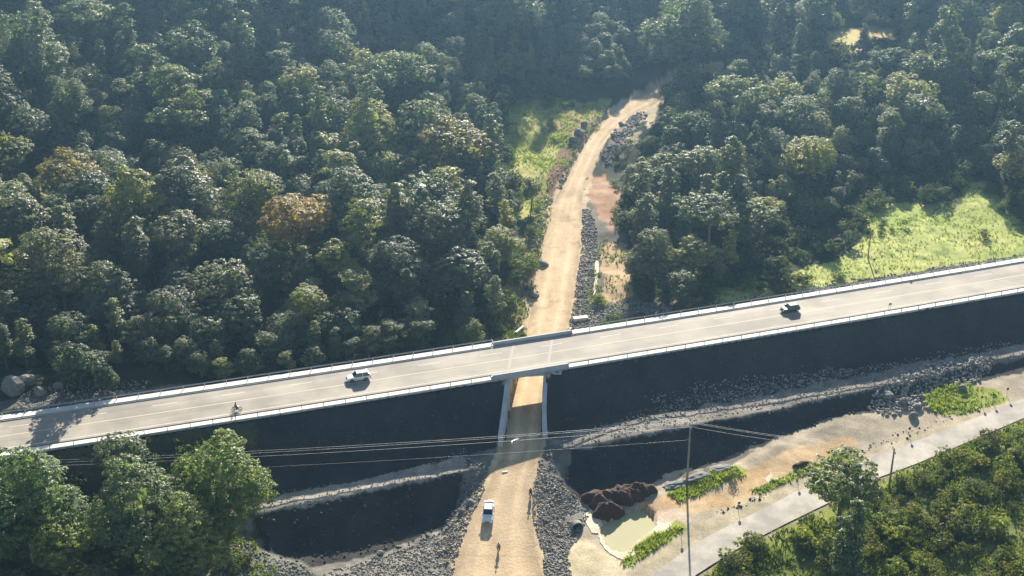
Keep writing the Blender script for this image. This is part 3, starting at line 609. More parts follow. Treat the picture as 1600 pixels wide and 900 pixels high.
for i, (px, py, r_, h_, lab) in enumerate(HEAPS):
    g = ground_at(px, py); n1, n2 = 40, 16; V = []; Fc = []
    for a in range(n2+1):
        q = a/n2
        for b in range(n1):
            t = 2*math.pi*b/n1; rr = r_*q*(1+.16*math.sin(3*t+i*2)+.08*math.sin(7*t+i)); x = g.x+rr*math.cos(t); y = g.y+rr*math.sin(t)*.9
            hh = h_*max(0, 1-q**2.2)**.75; k = (float(fbm(np.array([x]),np.array([y]),1.1,13+i)[0])-.5)*1.5*(1-q*.6)
            V.append((x-g.x, y-g.y, hh+k+(hzs(x,y)-g.z if a else 0)-(.25 if a == n2 else 0)))
    for a in range(n2):
        for b in range(n1): Fc.append((a*n1+b, a*n1+(b+1)%n1, (a+1)*n1+(b+1)%n1, (a+1)*n1+b))
    o = MB().add(V, Fc[::1]).build('dirt_heap', M['redsoil'], smooth=True); o.location = g; tag(o, lab, 'dirt heap', 'dark red soil heaps by the pond')
# grey mud banks above the small grass island
MB_ = [(1062,757,3.2,.9,'low grey mud bank behind the utility pole'),(1095,745,3.4,1.0,'low grey mud bank between the pole and the orange mud'),(1128,733,3.2,.8,'grey mud bank at the tip of the orange mudflat'),(1254,727,2.2,1.0,'dark pile of spoil beside the side road')]
for i, (px, py, r_, h_, lab) in enumerate(MB_):
    g = ground_at(px, py); o = link('mud_bank', blob(i+80, 3, .9, (r_, r_*.4, h_*.7)), M['boulder'] if i < 3 else M['redsoil']); o.location = g; o.rotation_euler = (0,0,R(20)); tag(o, lab, 'mud bank')
# culvert pipe mouth
g = ground_at(902, 826); cv = empty('culvert_pipe', (g.x, g.y, g.z-.9), R(-68), 'concrete culvert pipe end with a dark arched mouth below the rubble', 'culvert')
N = 22; RO, RI, HC = 1.2, 1.0, .95
def rg(x, r_): return [Vector((x, r_*math.cos(2*math.pi*k/N), HC+r_*math.sin(2*math.pi*k/N))) for k in range(N)]
M['culvert'] = noisy('dark_culvert_concrete', (.22,.21,.19), (.36,.34,.30), 2, .9)  # mottled concrete, darker than that of the bridge
mb = MB(); q4 = rg(-.9, RO)+rg(0, RO)+rg(0, RI)+rg(-.7, RI); mb.add(q4, [(a*N+k, a*N+(k+1)%N, (a+1)*N+(k+1)%N, (a+1)*N+k) for a in range(3) for k in range(N)]); mb.build('pipe', M['culvert'], cv)
MB().add(rg(-.35, RI), [tuple(range(N))]).build('mouth_shade_disc', M['darkplastic'], cv)  # black disc closing the pipe, standing in for the shade inside
MB().box((1.1,0,.25), (2.0,2.8,.4)).build('apron', M['culvert'], cv, bevel=.05)
# lime crust around the mouth and along the pond rim
def crust(name, label, poly, z): 
    V = []; P = [ground_at(*p, it=4) for p in poly]; c = sum(P, Vector())/len(P); n = len(P); out = []
    for i in range(n):
        for k in range(4): out.append(P[i].lerp(P[(i+1)%n], k/4)+Vector((random.uniform(-.15,.15),random.uniform(-.15,.15),0)))
    V = []; Fc = []; L = len(out)
    for q in range(5):
        for p in out: x = c.lerp(p, 1-q/5); V.append((x.x, x.y, hzs(x.x,x.y)+z))
    V.append((c.x,c.y,hzs(c.x,c.y)+z))
    for q in range(4):
        for k in range(L): Fc.append((q*L+k, q*L+(k+1)%L, (q+1)*L+(k+1)%L, (q+1)*L+k))
    for k in range(L): Fc.append((4*L+k, 4*L+(k+1)%L, 5*L))
    o = MB().add(V, Fc).build(name, M['foam']); return tag(o, label, kind='structure')
crust('lime_crust', 'white crust on the ground between the culvert mouth and the soil heaps', [(912,806),(922,795),(935,808),(942,822),(936,834),(925,832),(918,820)], .09)
crust('lime_crust', 'thin white rim curving along the pond edge', [(937,833),(943,848),(953,862),(966,868),(975,873),(974,875),(963,870),(951,864),(941,850),(935,838)], .09)
crust('lime_crust', 'white crust beside the grass at the lower pond corner', [(982,862),(990,858),(992,865),(986,870),(979,868)], .09)
crust('lime_crust', 'white crust at the right shore of the pond', [(1026,812),(1048,818),(1050,826),(1030,836),(1022,828)], .08)
crust('lime_crust', 'pale crust streak by the side road bend', [(1196,748),(1204,738),(1210,742),(1206,750),(1222,746),(1198,757)], .06)
crust('lime_crust', 'white stained strip in the drain beside the upper pad', [(931,408),(935,408),(935,430),(931,458),(927,462),(929,430)], .1)
def slab_thing(px, py, d, rz, label, m='gutter', name='concrete_slab', tilt=0):
    g = ground_at(px, py); o = MB().box((0,0,d[2]/2), d).build(name, M[m], bevel=.03); o.location = g+Vector((0,0,.02)); o.rotation_euler = (tilt,0,rz); return tag(o, label, 'concrete slab')
slab_thing(907,500,(3.2,1.2,.7),R(14),'pale concrete headwall slab in the rubble behind the bridge')
slab_thing(812,517,(.5,3.4,.5),R(-30),'pale concrete drain edge in the weeds left of the track behind the bridge')
slab_thing(789,738,(1.0,.35,.18),R(12),'white concrete block lying on the shaded track below the underpass', 'gutter')

# ------------------------------------------------------------------ poles, wires, markers
def pole(name, px_t, py_t, px_b, py_b, zb, label, arm=True, r=.17, group=None, h=None):
    b = at(px_b, py_b, zb); b.z = zb
    if h is None:
        lo, hi = 2., 30.
        for _ in range(40):
            mid = (lo+hi)/2; yy = proj(b.x, b.y, zb+mid)[1]; lo, hi = (mid, hi) if yy > py_t else (lo, mid)
        h = lo
    e = empty(name, (b.x, b.y, zb), 0, label, 'utility pole', group)
    MB().tube([(0,0,-.8),(0,0,h*.5),(0,0,h)], [r*1.25, r*1.05, r*.8], 10).build('shaft', M['wood'], e, smooth=True)
    ins = []
    if arm:
        MB().box((0,0,h-.35), (.12,2.0,.12), rz=0).build('crossarm', M['wood'], e)
        for dy in (-.9, 0, .9):
            z0 = h-.29 if dy else h; MB().lathe((0,dy,z0), [(.06,0),(.1,.08),(.06,.16),(.1,.24),(.05,.34)], 'Z', 8).build('insulator', M['ceramic'], e, smooth=True); ins.append(Vector((b.x, b.y+dy, zb+z0+.34)))
        MB().tube([(0,.0,h-1.1),(0,.6,h-.4)], .03, 5).tube([(0,0,h-1.1),(0,-.6,h-.4)], .03, 5).build('brace', M['steel'], e)
    print(name, 'h', round(h,1), b); return e, ins, h
gz = ground_at(1073,757); p1, i1, h1 = pole('utility_pole', 1079,663,1073,757,gz.z,'tall grey utility pole with crossarm standing between the grass island and the pond')
gz = ground_at(1389,762); p2, i2, h2 = pole('utility_pole', 1396,702,1389,762,gz.z,'short weathered utility pole on the grass verge beside the side road')
gz = ground_at(1356,403); p3, i3, h3 = pole('utility_pole', 1361,362,1356,403,gz.z,'dark bare pole standing alone in the bright field', arm=False, r=.14)
pl = at(-240, 735, 6.0); e4 = empty('utility_pole', (pl.x, pl.y, -3), 0, 'grey utility pole left of the frame carrying the power lines', 'utility pole')
MB().tube([(0,0,-1),(0,0,9.4)], [.2,.14], 8).build('shaft', M['wood'], e4); i4 = [Vector((pl.x, pl.y+d, 6.2)) for d in (-.9,0,.9)]
def sag(a, b, s, n=24): return [a.lerp(b, k/n)-Vector((0,0,s*4*(k/n)*(1-k/n))) for k in range(n+1)]
names = ['nearest', 'middle', 'farthest']
for k in range(3):
    P = sag(i4[k], i1[k], 1.3)+sag(i1[k], i2[k], .7)[1:]
    MB().tube(P, .022, 5).build('power_line', M['wire']); tag(D.objects[-1] if False else [o for o in D.objects if o.name.startswith('power_line')][-1], '%s of the three power lines strung across in front of the embankment' % names[k], 'power line', 'power lines')
MB().tube(sag(i4[1]-Vector((0,0,2.6)), Vector((p1.location.x, p1.location.y, p1.location.z+h1-3.2)), 1.2), .011, 5).build('telephone_line', M['wire']); tag(D.objects['telephone_line'], 'thin lower line hanging below the three power lines', 'cable')
P = sag(i4[0], i1[0], 1.3, 200); q = min(P, key=lambda p: abs(proj(*p)[0]-800)); lb = empty('line_switch', q, 0, 'small white switch box hanging on the power lines in front of the underpass', 'switch box')
lb.scale = (.75,.75,.75); MB().box((-.2,0,-.55), (.42,.3,.6)).build('box', M['ceramic'], lb, bevel=.03); MB().tube([(-.2,0,-.25),(-.1,0,.02)], .03, 6).build('hanger', M['steel'], lb)
MB().lathe((.55,.3,.05), [(.05,0),(.12,.1),(.05,.2),(.12,.3),(.05,.42)], 'Z', 8).build('insulator', M['ceramic'], lb); MB().lathe((.95,.5,.1), [(.05,0),(.12,.1),(.05,.2),(.12,.3),(.05,.42)], 'Z', 8).build('insulator', M['ceramic'], lb)
MB().box((.55,.3,.02), (1.6,.08,.08), rz=.5).build('bracket', M['steel'], lb)
# round roadside markers
def marker(px, py, label, z=None, h=1.5, r=.27):
    g = ground_at(px, py) if z is None else at(px, py, z); e = empty('roadside_marker', g, R(8), label, 'road marker', 'round markers beside the roads')
    MB().tube([(0,.04,-.3),(0,.04,h)], .04, 6).build('post', M['steel'], e); MB().lathe((0,-.02,h), [(r,0),(r,.04)], 'Y', 16).build('disc', M['darkplastic'], e); return e
for px, py, lab in [(1065,838,'round marker on the grass strip below the tall utility pole'),(1154,797,'round marker on the stony verge halfway along the side road'),(1246,752,'round marker on the verge near the dark spoil pile'),(1420,680,'round marker on the weedy verge beyond the short pole'),(1533,631,'left marker of the pair at the foot of the grass patch'),(1551,627,'right marker of the pair at the foot of the grass patch'),(1573,618,'round marker at the far right beside the side road'),(1365,415,'dark round marker beside the bare field pole')]: marker(px, py, lab)
v = hw(uat(1427,436), HALF+.8, 0); marker(0, 0, 'dark round marker behind the guardrail at the edge of the bright field', 0).location = (v.x, v.y, DECK)
sg = empty('road_sign', hw(uat(1398,490), -ASPH+.5), HA, 'small grey sign frame at the near edge of the highway on the right', 'road sign')
for dx in (-.22,.22): MB().tube([(dx,0,0),(dx,0,1.5)], .035, 6).build('post', M['steeld'], sg)
MB().box((0,-.03,1.25), (.7,.04,.5)).build('sign_plate', M['steeld'], sg)

# ------------------------------------------------------------------ vehicles
def wheel(parent, x, y, r=.34, w_=.24, side=1):
    wl = MB().lathe((0,0,0), [(r*.6,-w_/2),(r*.92,-w_/2),(r,-w_*.35),(r,w_*.35),(r*.92,w_/2),(r*.6,w_/2)], 'Y', 20).build('wheel', M['black'], parent, smooth=False); wl.location = (x,y,r)
    m = MB().lathe((0,side*w_*.5,0), [(r*.6,-.03),(r*.58,.02),(r*.2,.03)], 'Y', 14); m.build('rim', M['chrome'], wl)
def vehicle(kind, paint, label, loc, rz, group=None):
    L = {'suv':4.5,'small':3.9,'pickup':5.25}[kind]; W = {'suv':1.84,'small':1.72,'pickup':1.88}[kind]; hB = {'suv':1.0,'small':.95,'pickup':1.12}[kind]; hR = {'suv':1.66,'small':1.52,'pickup':1.82}[kind]
    e = empty('parked_pickup' if kind == 'pickup' else 'moving_car', loc, rz, label, 'pickup truck' if kind == 'pickup' else 'car', group); w2 = W/2; g = .28 if kind != 'pickup' else .4; l2 = L/2
    # lower body lofted from tail (-x) to nose (+x): ring of ten points
    if kind == 'pickup': st = [(-l2,.93,hB-.04,.6),(-l2+.1,1,hB,.42),(-.9,1,hB,g),(-.85,1,hB,g),(.9,1,hB,g),(1.3,.99,hB,g),(l2-.35,.96,hB-.1,.38),(l2-.05,.86,hB-.26,.48),(l2,.8,hB-.4,.55)]
    else: st = [(-l2,.84,hB-.12,.5),(-l2+.12,.95,hB-.02,.36),(-l2+.6,1,hB,g),(0,1,hB,g),(l2-1.35,1,hB-.02,g),(l2-.5,.97,hB-.13,.3),(l2-.12,.88,hB-.26,.36),(l2,.74,hB-.4,.46)]
    m = MB(); rg = []
    for x, wk, zt, zb in st:
        a = w2*wk; rg.append([Vector(p) for p in ((x,-a*.92,zb),(x,a*.92,zb),(x,a,zb+.14),(x,a,zt-.16),(x,a*.95,zt-.03),(x,a*.8,zt+.02),(x,-a*.8,zt+.02),(x,-a*.95,zt-.03),(x,-a,zt-.16),(x,-a,zb+.14))])
    m.loft(rg); body = m.build('body', M[paint], e, smooth=False, bevel=.03)
    # cabin
    if kind == 'pickup': c = [(-.95,-.8),(.45,1.15)]
    elif kind == 'suv': c = [(-l2+.12,-l2+.45),(.35,1.0)]
    else: c = [(-l2+.1,-l2+.4),(.3,.95)]
    rb, rt, ft, fb = c[0][0], c[0][1], c[1][0], c[1][1]; zb = hB-.02; zr = hR
    lo = [Vector(p) for p in ((rb,-w2*.93,zb),(fb,-w2*.9,zb-.02),(fb,w2*.9,zb-.02),(rb,w2*.93,zb))]; hi = [Vector(p) for p in ((rt,-w2*.72,zr-.05),(ft,-w2*.7,zr-.05),(ft,w2*.7,zr-.05),(rt,w2*.72,zr-.05))]
    MB().loft([lo, hi]).build('windows', M['glass'], e, bevel=.02)
    m = MB(); m.loft([[Vector((p.x+(.05 if p.x > 0 else -.05), p.y*1.04, zr-.07)) for p in hi], [Vector((p.x*.97, p.y*.94, zr)) for p in hi]]); m.build('roof', M[paint], e, bevel=.03)
    m = MB()
    for s in (-1,1):
        for (xa, xb) in ((rb,rt),(fb,ft),((rb+fb)/2-.05,(rt+ft)/2+.0)):
            m.tube([(xa, s*w2*.93, zb),(xb, s*w2*.735, zr-.05)], .045 if xa != fb else .035, 4)
    m.build('pillars', M[paint], e)
    # wheels and dark arches
    wx = {'suv':(1.38,-1.3),'small':(1.2,-1.2),'pickup':(1.62,-1.55)}[kind]; r = .38 if kind == 'pickup' else .34
    for x in wx:
        for s in (-1,1):
            wheel(e, x, s*(w2-.1), r, .24, s); m = MB(); ring = [Vector((x+(r+.09)*math.cos(t), 0, r+(r+.09)*math.sin(t))) for t in [math.pi*k/10 for k in range(11)]]
            V = []
            for p in ring: V += [Vector((p.x, s*(w2+.012), p.z)), Vector((x+(p.x-x)*.55, s*(w2+.012), r+(p.z-r)*.55)), Vector((p.x, s*(w2-.2), p.z))]
            m.add(V, [f for k in range(10) for f in ((3*k,3*k+3,3*k+4,3*k+1),(3*k,3*k+2,3*k+5,3*k+3))]); m.build('wheel_arch', M['darkplastic'], e)
    for s in (-1,1):
        MB().box((l2-.1, s*w2*.66, hB-.33), (.16,.34,.15)).build('headlight', M['lamp'], e, bevel=.02)
        MB().box((-l2+.02, s*w2*.78, hB-.22), (.12,.2,.3)).build('tail_light', M['tail'], e, bevel=.02)
        MB().box((fb-.22, s*(w2+.1), hB+.08), (.14,.22,.15)).build('door_mirror', M[paint], e, bevel=.02)
    MB().box((l2-.0, 0, hB-.5), (.08, w2*1.0, .28 if kind != 'pickup' else .36)).build('grille', M['darkplastic'], e, bevel=.02)
    MB().box((l2-.02, 0, .42 if kind != 'pickup' else .5), (.2, W*.86, .2)).build('front_bumper', M[paint] if kind != 'pickup' else M['chrome'], e, bevel=.03)
    MB().box((-l2, 0, .5), (.16, W*.88, .2)).build('rear_bumper', M['darkplastic'], e, bevel=.03)
    m = MB()
    for s in (-1,1): m.box((.0, s*(w2+.004), hB-.42), (1.9, .012, .05))
    m.build('side_trim', M['darkplastic'], e)
    if kind == 'pickup':
        m = MB().box((-1.75,0,hB+.03), (1.45,W*.8,.02)); m.build('load_bed', M['darkplastic'], e)
        m = MB(); 
        for s in (-1,1): m.tube([(-1.1,s*.75,hB),(-1.1,s*.72,hR-.1)], .035, 6)
        m.tube([(-1.1,-.72,hR-.1),(-1.1,.72,hR-.1)], .035, 6); m.build('roll_bar', M['chrome'], e)
        MB().box((-l2+.1,0,hB+.14), (.1,W*1.02,.06)).box((-l2-.2,.1,hB+.02), (.4,.7,.05)).build('tailgate', M['white'], e)
        MB().box((1.9,0,hB-.02), (.4,.18,.02)).build('bonnet_scoop', M['chrome'], e)
    if kind == 'suv': 
        for s in (-1,1): MB().tube([(-1.6,s*.6,hR+.05),(.2,s*.6,hR+.05)], .025, 5).build('roof_rail', M['darkplastic'], e)
    return e
def on_hw(px, py): u, n = un(at(px, py, DECK)); return u, n-float(nc(u))
u, o_ = on_hw(560, 593); vehicle('suv', 'white', 'white car with dark windows driving on the highway left of the bridge', hw(u, o_, DECK+.01), HA+math.pi)
u, o_ = on_hw(1234, 486); vehicle('small', 'darkpaint', 'dark car with a sunlit roof driving on the highway right of the bridge', hw(u, o_, DECK+.01), HA+math.pi)
pp = at(763, 806, -1.9); pz = hzs(pp.x, pp.y)+.07; pp = at(763, 806, pz); pk = vehicle('pickup', 'white', 'white pickup truck parked facing the camera on the dirt track', pp, R(-94)); pk.rotation_euler[1] = R(2.5)

def motorbike(loc, rz, label, paint='darkpaint'):
    e = empty('motorcycle', loc, rz, label, 'motorcycle')
    for x in (.66,-.62):
        wl = MB(); P = [(x+.3*math.cos(t), 0, .31+.3*math.sin(t)) for t in [2*math.pi*k/20 for k in range(21)]]; wl.tube(P, .05, 6, cap=False); 
        for k in range(6): t = math.pi*k/3; wl.tube([(x,0,.31),(x+.28*math.cos(t),0,.31+.28*math.sin(t))], .012, 3)
        wl.build('wheel', M['black'], e)
    MB().tube([(.66,.07,.31),(.42,.07,.95)], .03, 6).tube([(.66,-.07,.31),(.42,-.07,.95)], .03, 6).build('fork', M['chrome'], e)
    MB().tube([(.4,-.36,1.03),(.44,-.1,1.0),(.44,.1,1.0),(.4,.36,1.03)], .022, 6).build('handlebar', M['darkplastic'], e)
    MB().tube([(.42,0,.85),(.1,0,.45),(-.2,0,.4),(-.62,0,.31)], .05, 6).box((.05,0,.42), (.45,.28,.34)).build('engine_frame', M['darkplastic'], e)
    MB().loft([[Vector((x,y*w_,z+dz)) for y, dz in ((-1,0),(1,0),(.8,h),(-.8,h))] for x, w_, z, h in ((.38,.06,.78,.1),(.25,.14,.74,.22),(0,.13,.72,.16),(-.1,.1,.7,.1))]).build('fuel_tank', M[paint], e, bevel=.02)
    MB().loft([[Vector((x,y*w_,z+dz)) for y, dz in ((-1,0),(1,0),(.9,.09),(-.9,.09))] for x, w_, z in ((-.08,.1,.72),(-.3,.15,.73),(-.65,.12,.78),(-.82,.06,.82))]).build('seat', M['black'], e, bevel=.02)
    MB().box((.5,0,.92), (.12,.18,.18)).build('headlamp', M['lamp'], e, bevel=.03); MB().tube([(-.1,-.16,.3),(-.75,-.18,.36)], .045, 8).build('exhaust', M['chrome'], e)
    return e
def rider(loc, rz, label, shirt):
    e = empty('person', loc, rz, label, 'person')
    def skin(name, chain, m, parent=e, lv=1):
        """chain: list of (point, radius, parent index)"""
        me = D.meshes.new(name); me.from_pydata([c[0] for c in chain], [(i, c[2]) for i, c in enumerate(chain) if c[2] is not None], []); o = link(name, me, m, parent)
        o.modifiers.new('skin', 'SKIN'); me.skin_vertices  # created with the modifier below
        return o
    import bmesh
    def grow(name, chain, m, parent=e, lv=2):
        bm = bmesh.new(); ly = bm.verts.layers.skin.verify(); vs = []
        for p, r_, par in chain:
            v_ = bm.verts.new(p); v_[ly].radius = (r_, r_*.85); v_[ly].use_root = par is None; vs.append(v_)
        bm.verts.index_update()
        for i, c in enumerate(chain):
            if c[2] is not None: bm.edges.new((vs[c[2]], vs[i]))
        me = D.meshes.new(name); bm.to_mesh(me); bm.free(); o = link(name, me, m, parent)
        s = o.modifiers.new('skin', 'SKIN'); s.use_smooth_shade = True; q = o.modifiers.new('sub', 'SUBSURF'); q.levels = 1; q.render_levels = 1; return o
    ch = [((-.28,0,.86),.15,None), ((-.24,0,1.05),.15,0), ((-.18,0,1.28),.165,1), ((-.16,0,1.4),.09,2), ((-.13,0,1.5),.055,3), ((-.10,0,1.6),.095,4), ((-.09,0,1.7),.085,5)]
    for s in (-1,1):
        k = len(ch); ch += [((-.15,s*.19,1.36),.065,2), ((.0,s*.3,1.15),.048,k), ((.24,s*.34,1.06),.038,k+1), ((.36,s*.33,1.05),.035,k+2)]
        for f in range(4): j = len(ch); ch += [((.40,s*(.30+f*.022),1.07),.011,k+3), ((.44,s*(.30+f*.022),1.05-.004*f),.009,j), ((.43,s*(.30+f*.022),1.01),.008,j+1)]
        j = len(ch); ch += [((.38,s*.28,1.04),.011,k+3), ((.40,s*.25,1.02),.009,j)]
        k = len(ch); ch += [((-.22,s*.12,.84),.1,0), ((.12,s*.22,.78),.075,k), ((.02,s*.2,.38),.05,k+1), ((.12,s*.2,.30),.045,k+2), ((.2,s*.2,.29),.03,k+3)]
    grow('body', ch, M['skin'])
    ct_ = [((-.28,0,.9),.165,None), ((-.24,0,1.08),.165,0), ((-.17,0,1.3),.18,1), ((-.155,0,1.41),.09,2)]
    for s in (-1,1): k = len(ct_); ct_ += [((-.15,s*.2,1.36),.085,2), ((-.03,s*.28,1.2),.07,k)]
    grow('shirt', ct_, M[shirt])
    cp = [((-.28,0,.84),.16,None)]
    for s in (-1,1): k = len(cp); cp += [((-.22,s*.12,.84),.115,0), ((.12,s*.22,.78),.092,k), ((.03,s*.2,.42),.066,k+1)]
    grow('trousers', cp, M['denim'])
    MB().lathe((-.1,0,1.6), [(.09,-.02),(.12,.04),(.115,.12),(.07,.18),(.02,.2)], 'Z', 14).build('helmet', M['darkplastic'] if shirt != 'pale_cloth' else M['hair'], e, smooth=True)
    m = MB().box((.0,0,1.585), (.03,.025,.04)); m.build('nose', M['skin'], e)
    return e
def bike_and_rider(loc, rz, l1, l2, shirt, paint='darkpaint'): motorbike(loc, rz, l1, paint); rider(loc, rz, l2, shirt)
u, o_ = on_hw(370, 641.5); bike_and_rider(hw(u, o_, DECK+.01), HA+.05, 'dark motorcycle riding on the highway near the left guardrail', 'person in dark clothing riding the motorcycle on the highway', 'black_cloth')
q = at(779, 862, -2.9); q.z = hzs(q.x, q.y)+.06; q = at(779, 862, q.z); bike_and_rider(q, R(-95), 'motorcycle in the middle of the dirt track below the pickup', 'person in a pale green top riding towards the camera on the dirt track', 'pale_cloth', 'white')
q = at(829, 776, -1.4); q.z = hzs(q.x, q.y)+.06; q = at(829, 776, q.z); bike_and_rider(q, R(-92), 'dark motorcycle at the right edge of the dirt track beside the rubble', 'person in a red top riding at the right edge of the dirt track', 'red_cloth')

# ------------------------------------------------------------------ vegetation
def leaves(C, Nn, S, seed, droop=.35):
    """one rhombic leaf cluster per centre C with normal Nn and size S"""
    r = np.random.default_rng(seed); n = len(C); N_ = Nn+r.normal(0, droop, (n,3)); N_ /= np.linalg.norm(N_, axis=1)[:,None]
    a = np.cross(N_, r.normal(size=(n,3))); a /= np.linalg.norm(a, axis=1)[:,None]; b = np.cross(N_, a); S = S[:,None]
    V = np.stack([C-a*S, C-b*S*.55+N_*S*.12, C+a*S, C+b*S*.55+N_*S*.12], 1); F_ = np.arange(n*4).reshape(n,4); return V.reshape(-1,3), F_
def crown(name, lobes, count, size, seed, m, spray=.9, flat=.38, gaps=.0, fill=18):
    """lobes: list of (centre, radii). Leafy sprays sit on the bumpy shell of the lobes; coarser leaves fill the inside."""
    r = np.random.default_rng(seed); w_ = np.array([(l[1][0]*l[1][1]+l[1][0]*l[1][2]) for l in lobes]); w_ /= w_.sum()
    mc = 30; ncl = max(20, count//mc); li = r.choice(len(lobes), ncl, p=w_); LC_ = np.array([l[0] for l in lobes]); LR_ = np.array([l[1] for l in lobes])
    d = r.normal(size=(ncl,3)); d[:,2] = d[:,2]*.85+.18; d /= np.linalg.norm(d, axis=1)[:,None]
    lump = .5+.5*np.sin(d[:,0]*5+seed)*np.sin(d[:,1]*5+seed*2)*np.cos(d[:,2]*4+li); k = .84+.2*lump+r.normal(0, .05, ncl); deep = r.random(ncl) < .14; k[deep] *= r.uniform(.5,.85,deep.sum())
    P = LC_[li]+d*LR_[li]*k[:,None]; cs = r.uniform(.55,1.15,ncl)*spray
    if gaps: keep = np.sin(P[:,0]*1.3+seed)+np.sin(P[:,1]*1.5)+np.sin(P[:,2]*1.7+seed) > -3+4*gaps; P, d, cs = P[keep], d[keep], cs[keep]; ncl = len(P)
    q = r.normal(size=(ncl,mc,3)); q /= np.maximum(np.linalg.norm(q, axis=2)[...,None], .5); q *= r.uniform(.25,1,(ncl,mc,1)); q[...,2] = q[...,2]*flat-.18*(q[...,0]**2+q[...,1]**2)
    C = (P[:,None]+q*cs[:,None,None]).reshape(-1,3); N_ = (q*[.5,.5,.3]+d[:,None]*.55+np.array([0,0,.65])).reshape(-1,3); T = np.repeat(r.uniform(.8,1.18,ncl), mc); S = size*r.uniform(.55,1.25,ncl*mc)
    Cs, Ns, Ss = [C], [N_], [S]
    for c, rad in lobes:
        n = fill; e_ = r.normal(size=(n,3)); e_ /= np.linalg.norm(e_, axis=1)[:,None]; Cs.append(np.array(c)+e_*np.array(rad)*r.uniform(.3,.72,(n,1))); Ns.append(e_); Ss.append(rad[0]*r.uniform(.2,.34,n)); T = np.r_[T, np.ones(n)]
    C = np.concatenate(Cs); N_ = np.concatenate(Ns); N_ /= np.linalg.norm(N_, axis=1)[:,None]; S = np.concatenate(Ss)
    V, Fc = leaves(C, N_, S, seed+1, .32); me = fast(name, V, Fc); me.materials.append(m)
    t = T*r.uniform(.88,1.12,len(T)); t3 = np.stack([t*(1+.06*r.normal(size=len(t))), t, t*(1-.05*np.abs(r.normal(size=len(t))))], 1); vcol(me, np.repeat(t3, 4, 0), 'tone'); return me
def trunk(name, H_, lobes, r0, seed, m, fork=.35):
    r = random.Random(seed); mb = MB(); bend = Vector((r.uniform(-.6,.6), r.uniform(-.6,.6), 0)); f = Vector((bend.x, bend.y, H_*fork))
    mb.tube([(0,0,-.8),(bend.x*.3,bend.y*.3,H_*fork*.4),f], [r0*1.3,r0,r0*.8], 7)
    for c, rad in lobes:
        e_ = Vector(c)+Vector((0,0,rad[2]*.3)); md = f.lerp(e_, .5)+Vector((r.uniform(-.5,.5), r.uniform(-.5,.5), -.4)); mb.tube([f, md, e_], [r0*.62, r0*.38, r0*.1], 5)
        for q in range(2):
            t = Vector(c)+Vector((r.uniform(-1,1)*rad[0]*.8, r.uniform(-1,1)*rad[1]*.8, r.uniform(-.2,.9)*rad[2])); mb.tube([md, md.lerp(t,.6)+Vector((0,0,.3)), t], [r0*.25, r0*.16, r0*.05], 4)
    me = mb.mesh(name); me.materials.append(m); return me
def dome(seed, H_=16, Rr=6, n=7, low=.4, hub=.62):
    r = random.Random(seed); L = [((r.uniform(-.5,.5), r.uniform(-.5,.5), H_*.68), (Rr*hub, Rr*hub*r.uniform(.85,1.1), H_*.25))]
    for k in range(n):
        a = 2*math.pi*k/n+r.uniform(-.4,.4); q = r.uniform(.38,.62)*Rr; z = H_*r.uniform(low+.06,.76); t = Rr*r.uniform(.26,.46); L.append(((q*math.cos(a), q*math.sin(a), z), (t, t*r.uniform(.8,1.2), t*.8)))
    a = r.uniform(0,6.3); L.append(((Rr*.3*math.cos(a), Rr*.3*math.sin(a), H_*.84), (Rr*.34,Rr*.3,H_*.12))); return L
def tallt(seed, H_=20, Rr=4.3):
    r = random.Random(seed); L = []
    for k in range(9): z = H_*(.32+.075*k); t = Rr*r.uniform(.34,.62)*(1-.35*k/9); a = r.uniform(0,6.3); q = Rr*r.uniform(.1,.5)*(1-k/12); L.append(((q*math.cos(a), q*math.sin(a), z), (t,t*r.uniform(.8,1.2),t*.7)))
    return L
def umb(seed, H_=15, Rr=7):
    r = random.Random(seed); L = []
    for k in range(13): a = 2*math.pi*k/8+r.uniform(-.3,.3); q = Rr*(r.uniform(.55,.78) if k < 8 else r.uniform(.1,.4)); L.append(((q*math.cos(a), q*math.sin(a), H_*(.8 if k < 8 else .87)+r.uniform(-.4,.4)), (Rr*.36,Rr*.36,Rr*.16)))
    return L
def tiers(seed, H_=18, Rr=6.5):
    r = random.Random(seed); L = []
    for k in range(14): z = H_*r.uniform(.42,.93); a = r.uniform(0,6.3); q = Rr*r.uniform(.15,.68)*(1.25-z/H_*.7); t = Rr*r.uniform(.28,.46); L.append(((q*math.cos(a), q*math.sin(a), z), (t,t*r.uniform(.7,1.3),t*.3)))
    return L
def bushl(seed, H_=3, Rr=2.2):
    r = random.Random(seed); L = []
    for k in range(6): a = r.uniform(0,6.3); q = Rr*r.uniform(.1,.65); L.append(((q*math.cos(a), q*math.sin(a), H_*r.uniform(.2,.62)), (Rr*r.uniform(.3,.6),Rr*r.uniform(.3,.6),H_*r.uniform(.2,.42))))
    return L
PROTO = {}
def proto(kind, k, lobes, H_, cnt, size, bark='bark', r0=.32, fork=.35, m='leaf', **kw):
    PROTO.setdefault(kind, []).append((crown('crown', lobes, cnt, size, 100+k, M[m], **kw), trunk('trunk', H_, lobes[::2], r0, k, M[bark], fork), H_))
for k in range(3): proto('dome', k, dome(k), 16, 13000, .24, spray=.85)
for k in range(3): proto('fine', 20+k, dome(20+k, 15, 6.3, 9, .42, .72), 15, 17000, .17, spray=.5, flat=.6)
for k in range(2): proto('tall', 40+k, tallt(40+k), 20, 9000, .25, spray=.8, gaps=.3)
for k in range(2): proto('tier', 45+k, tiers(45+k), 18, 12000, .22, 'barkp', .3, .4, spray=.9, flat=.25, gaps=.2, fill=8)
for k in range(1): proto('sparse', 48+k, tiers(58+k, 15, 6), 15, 5000, .2, 'barkp', .22, .35, spray=.7, gaps=.4, fill=3)
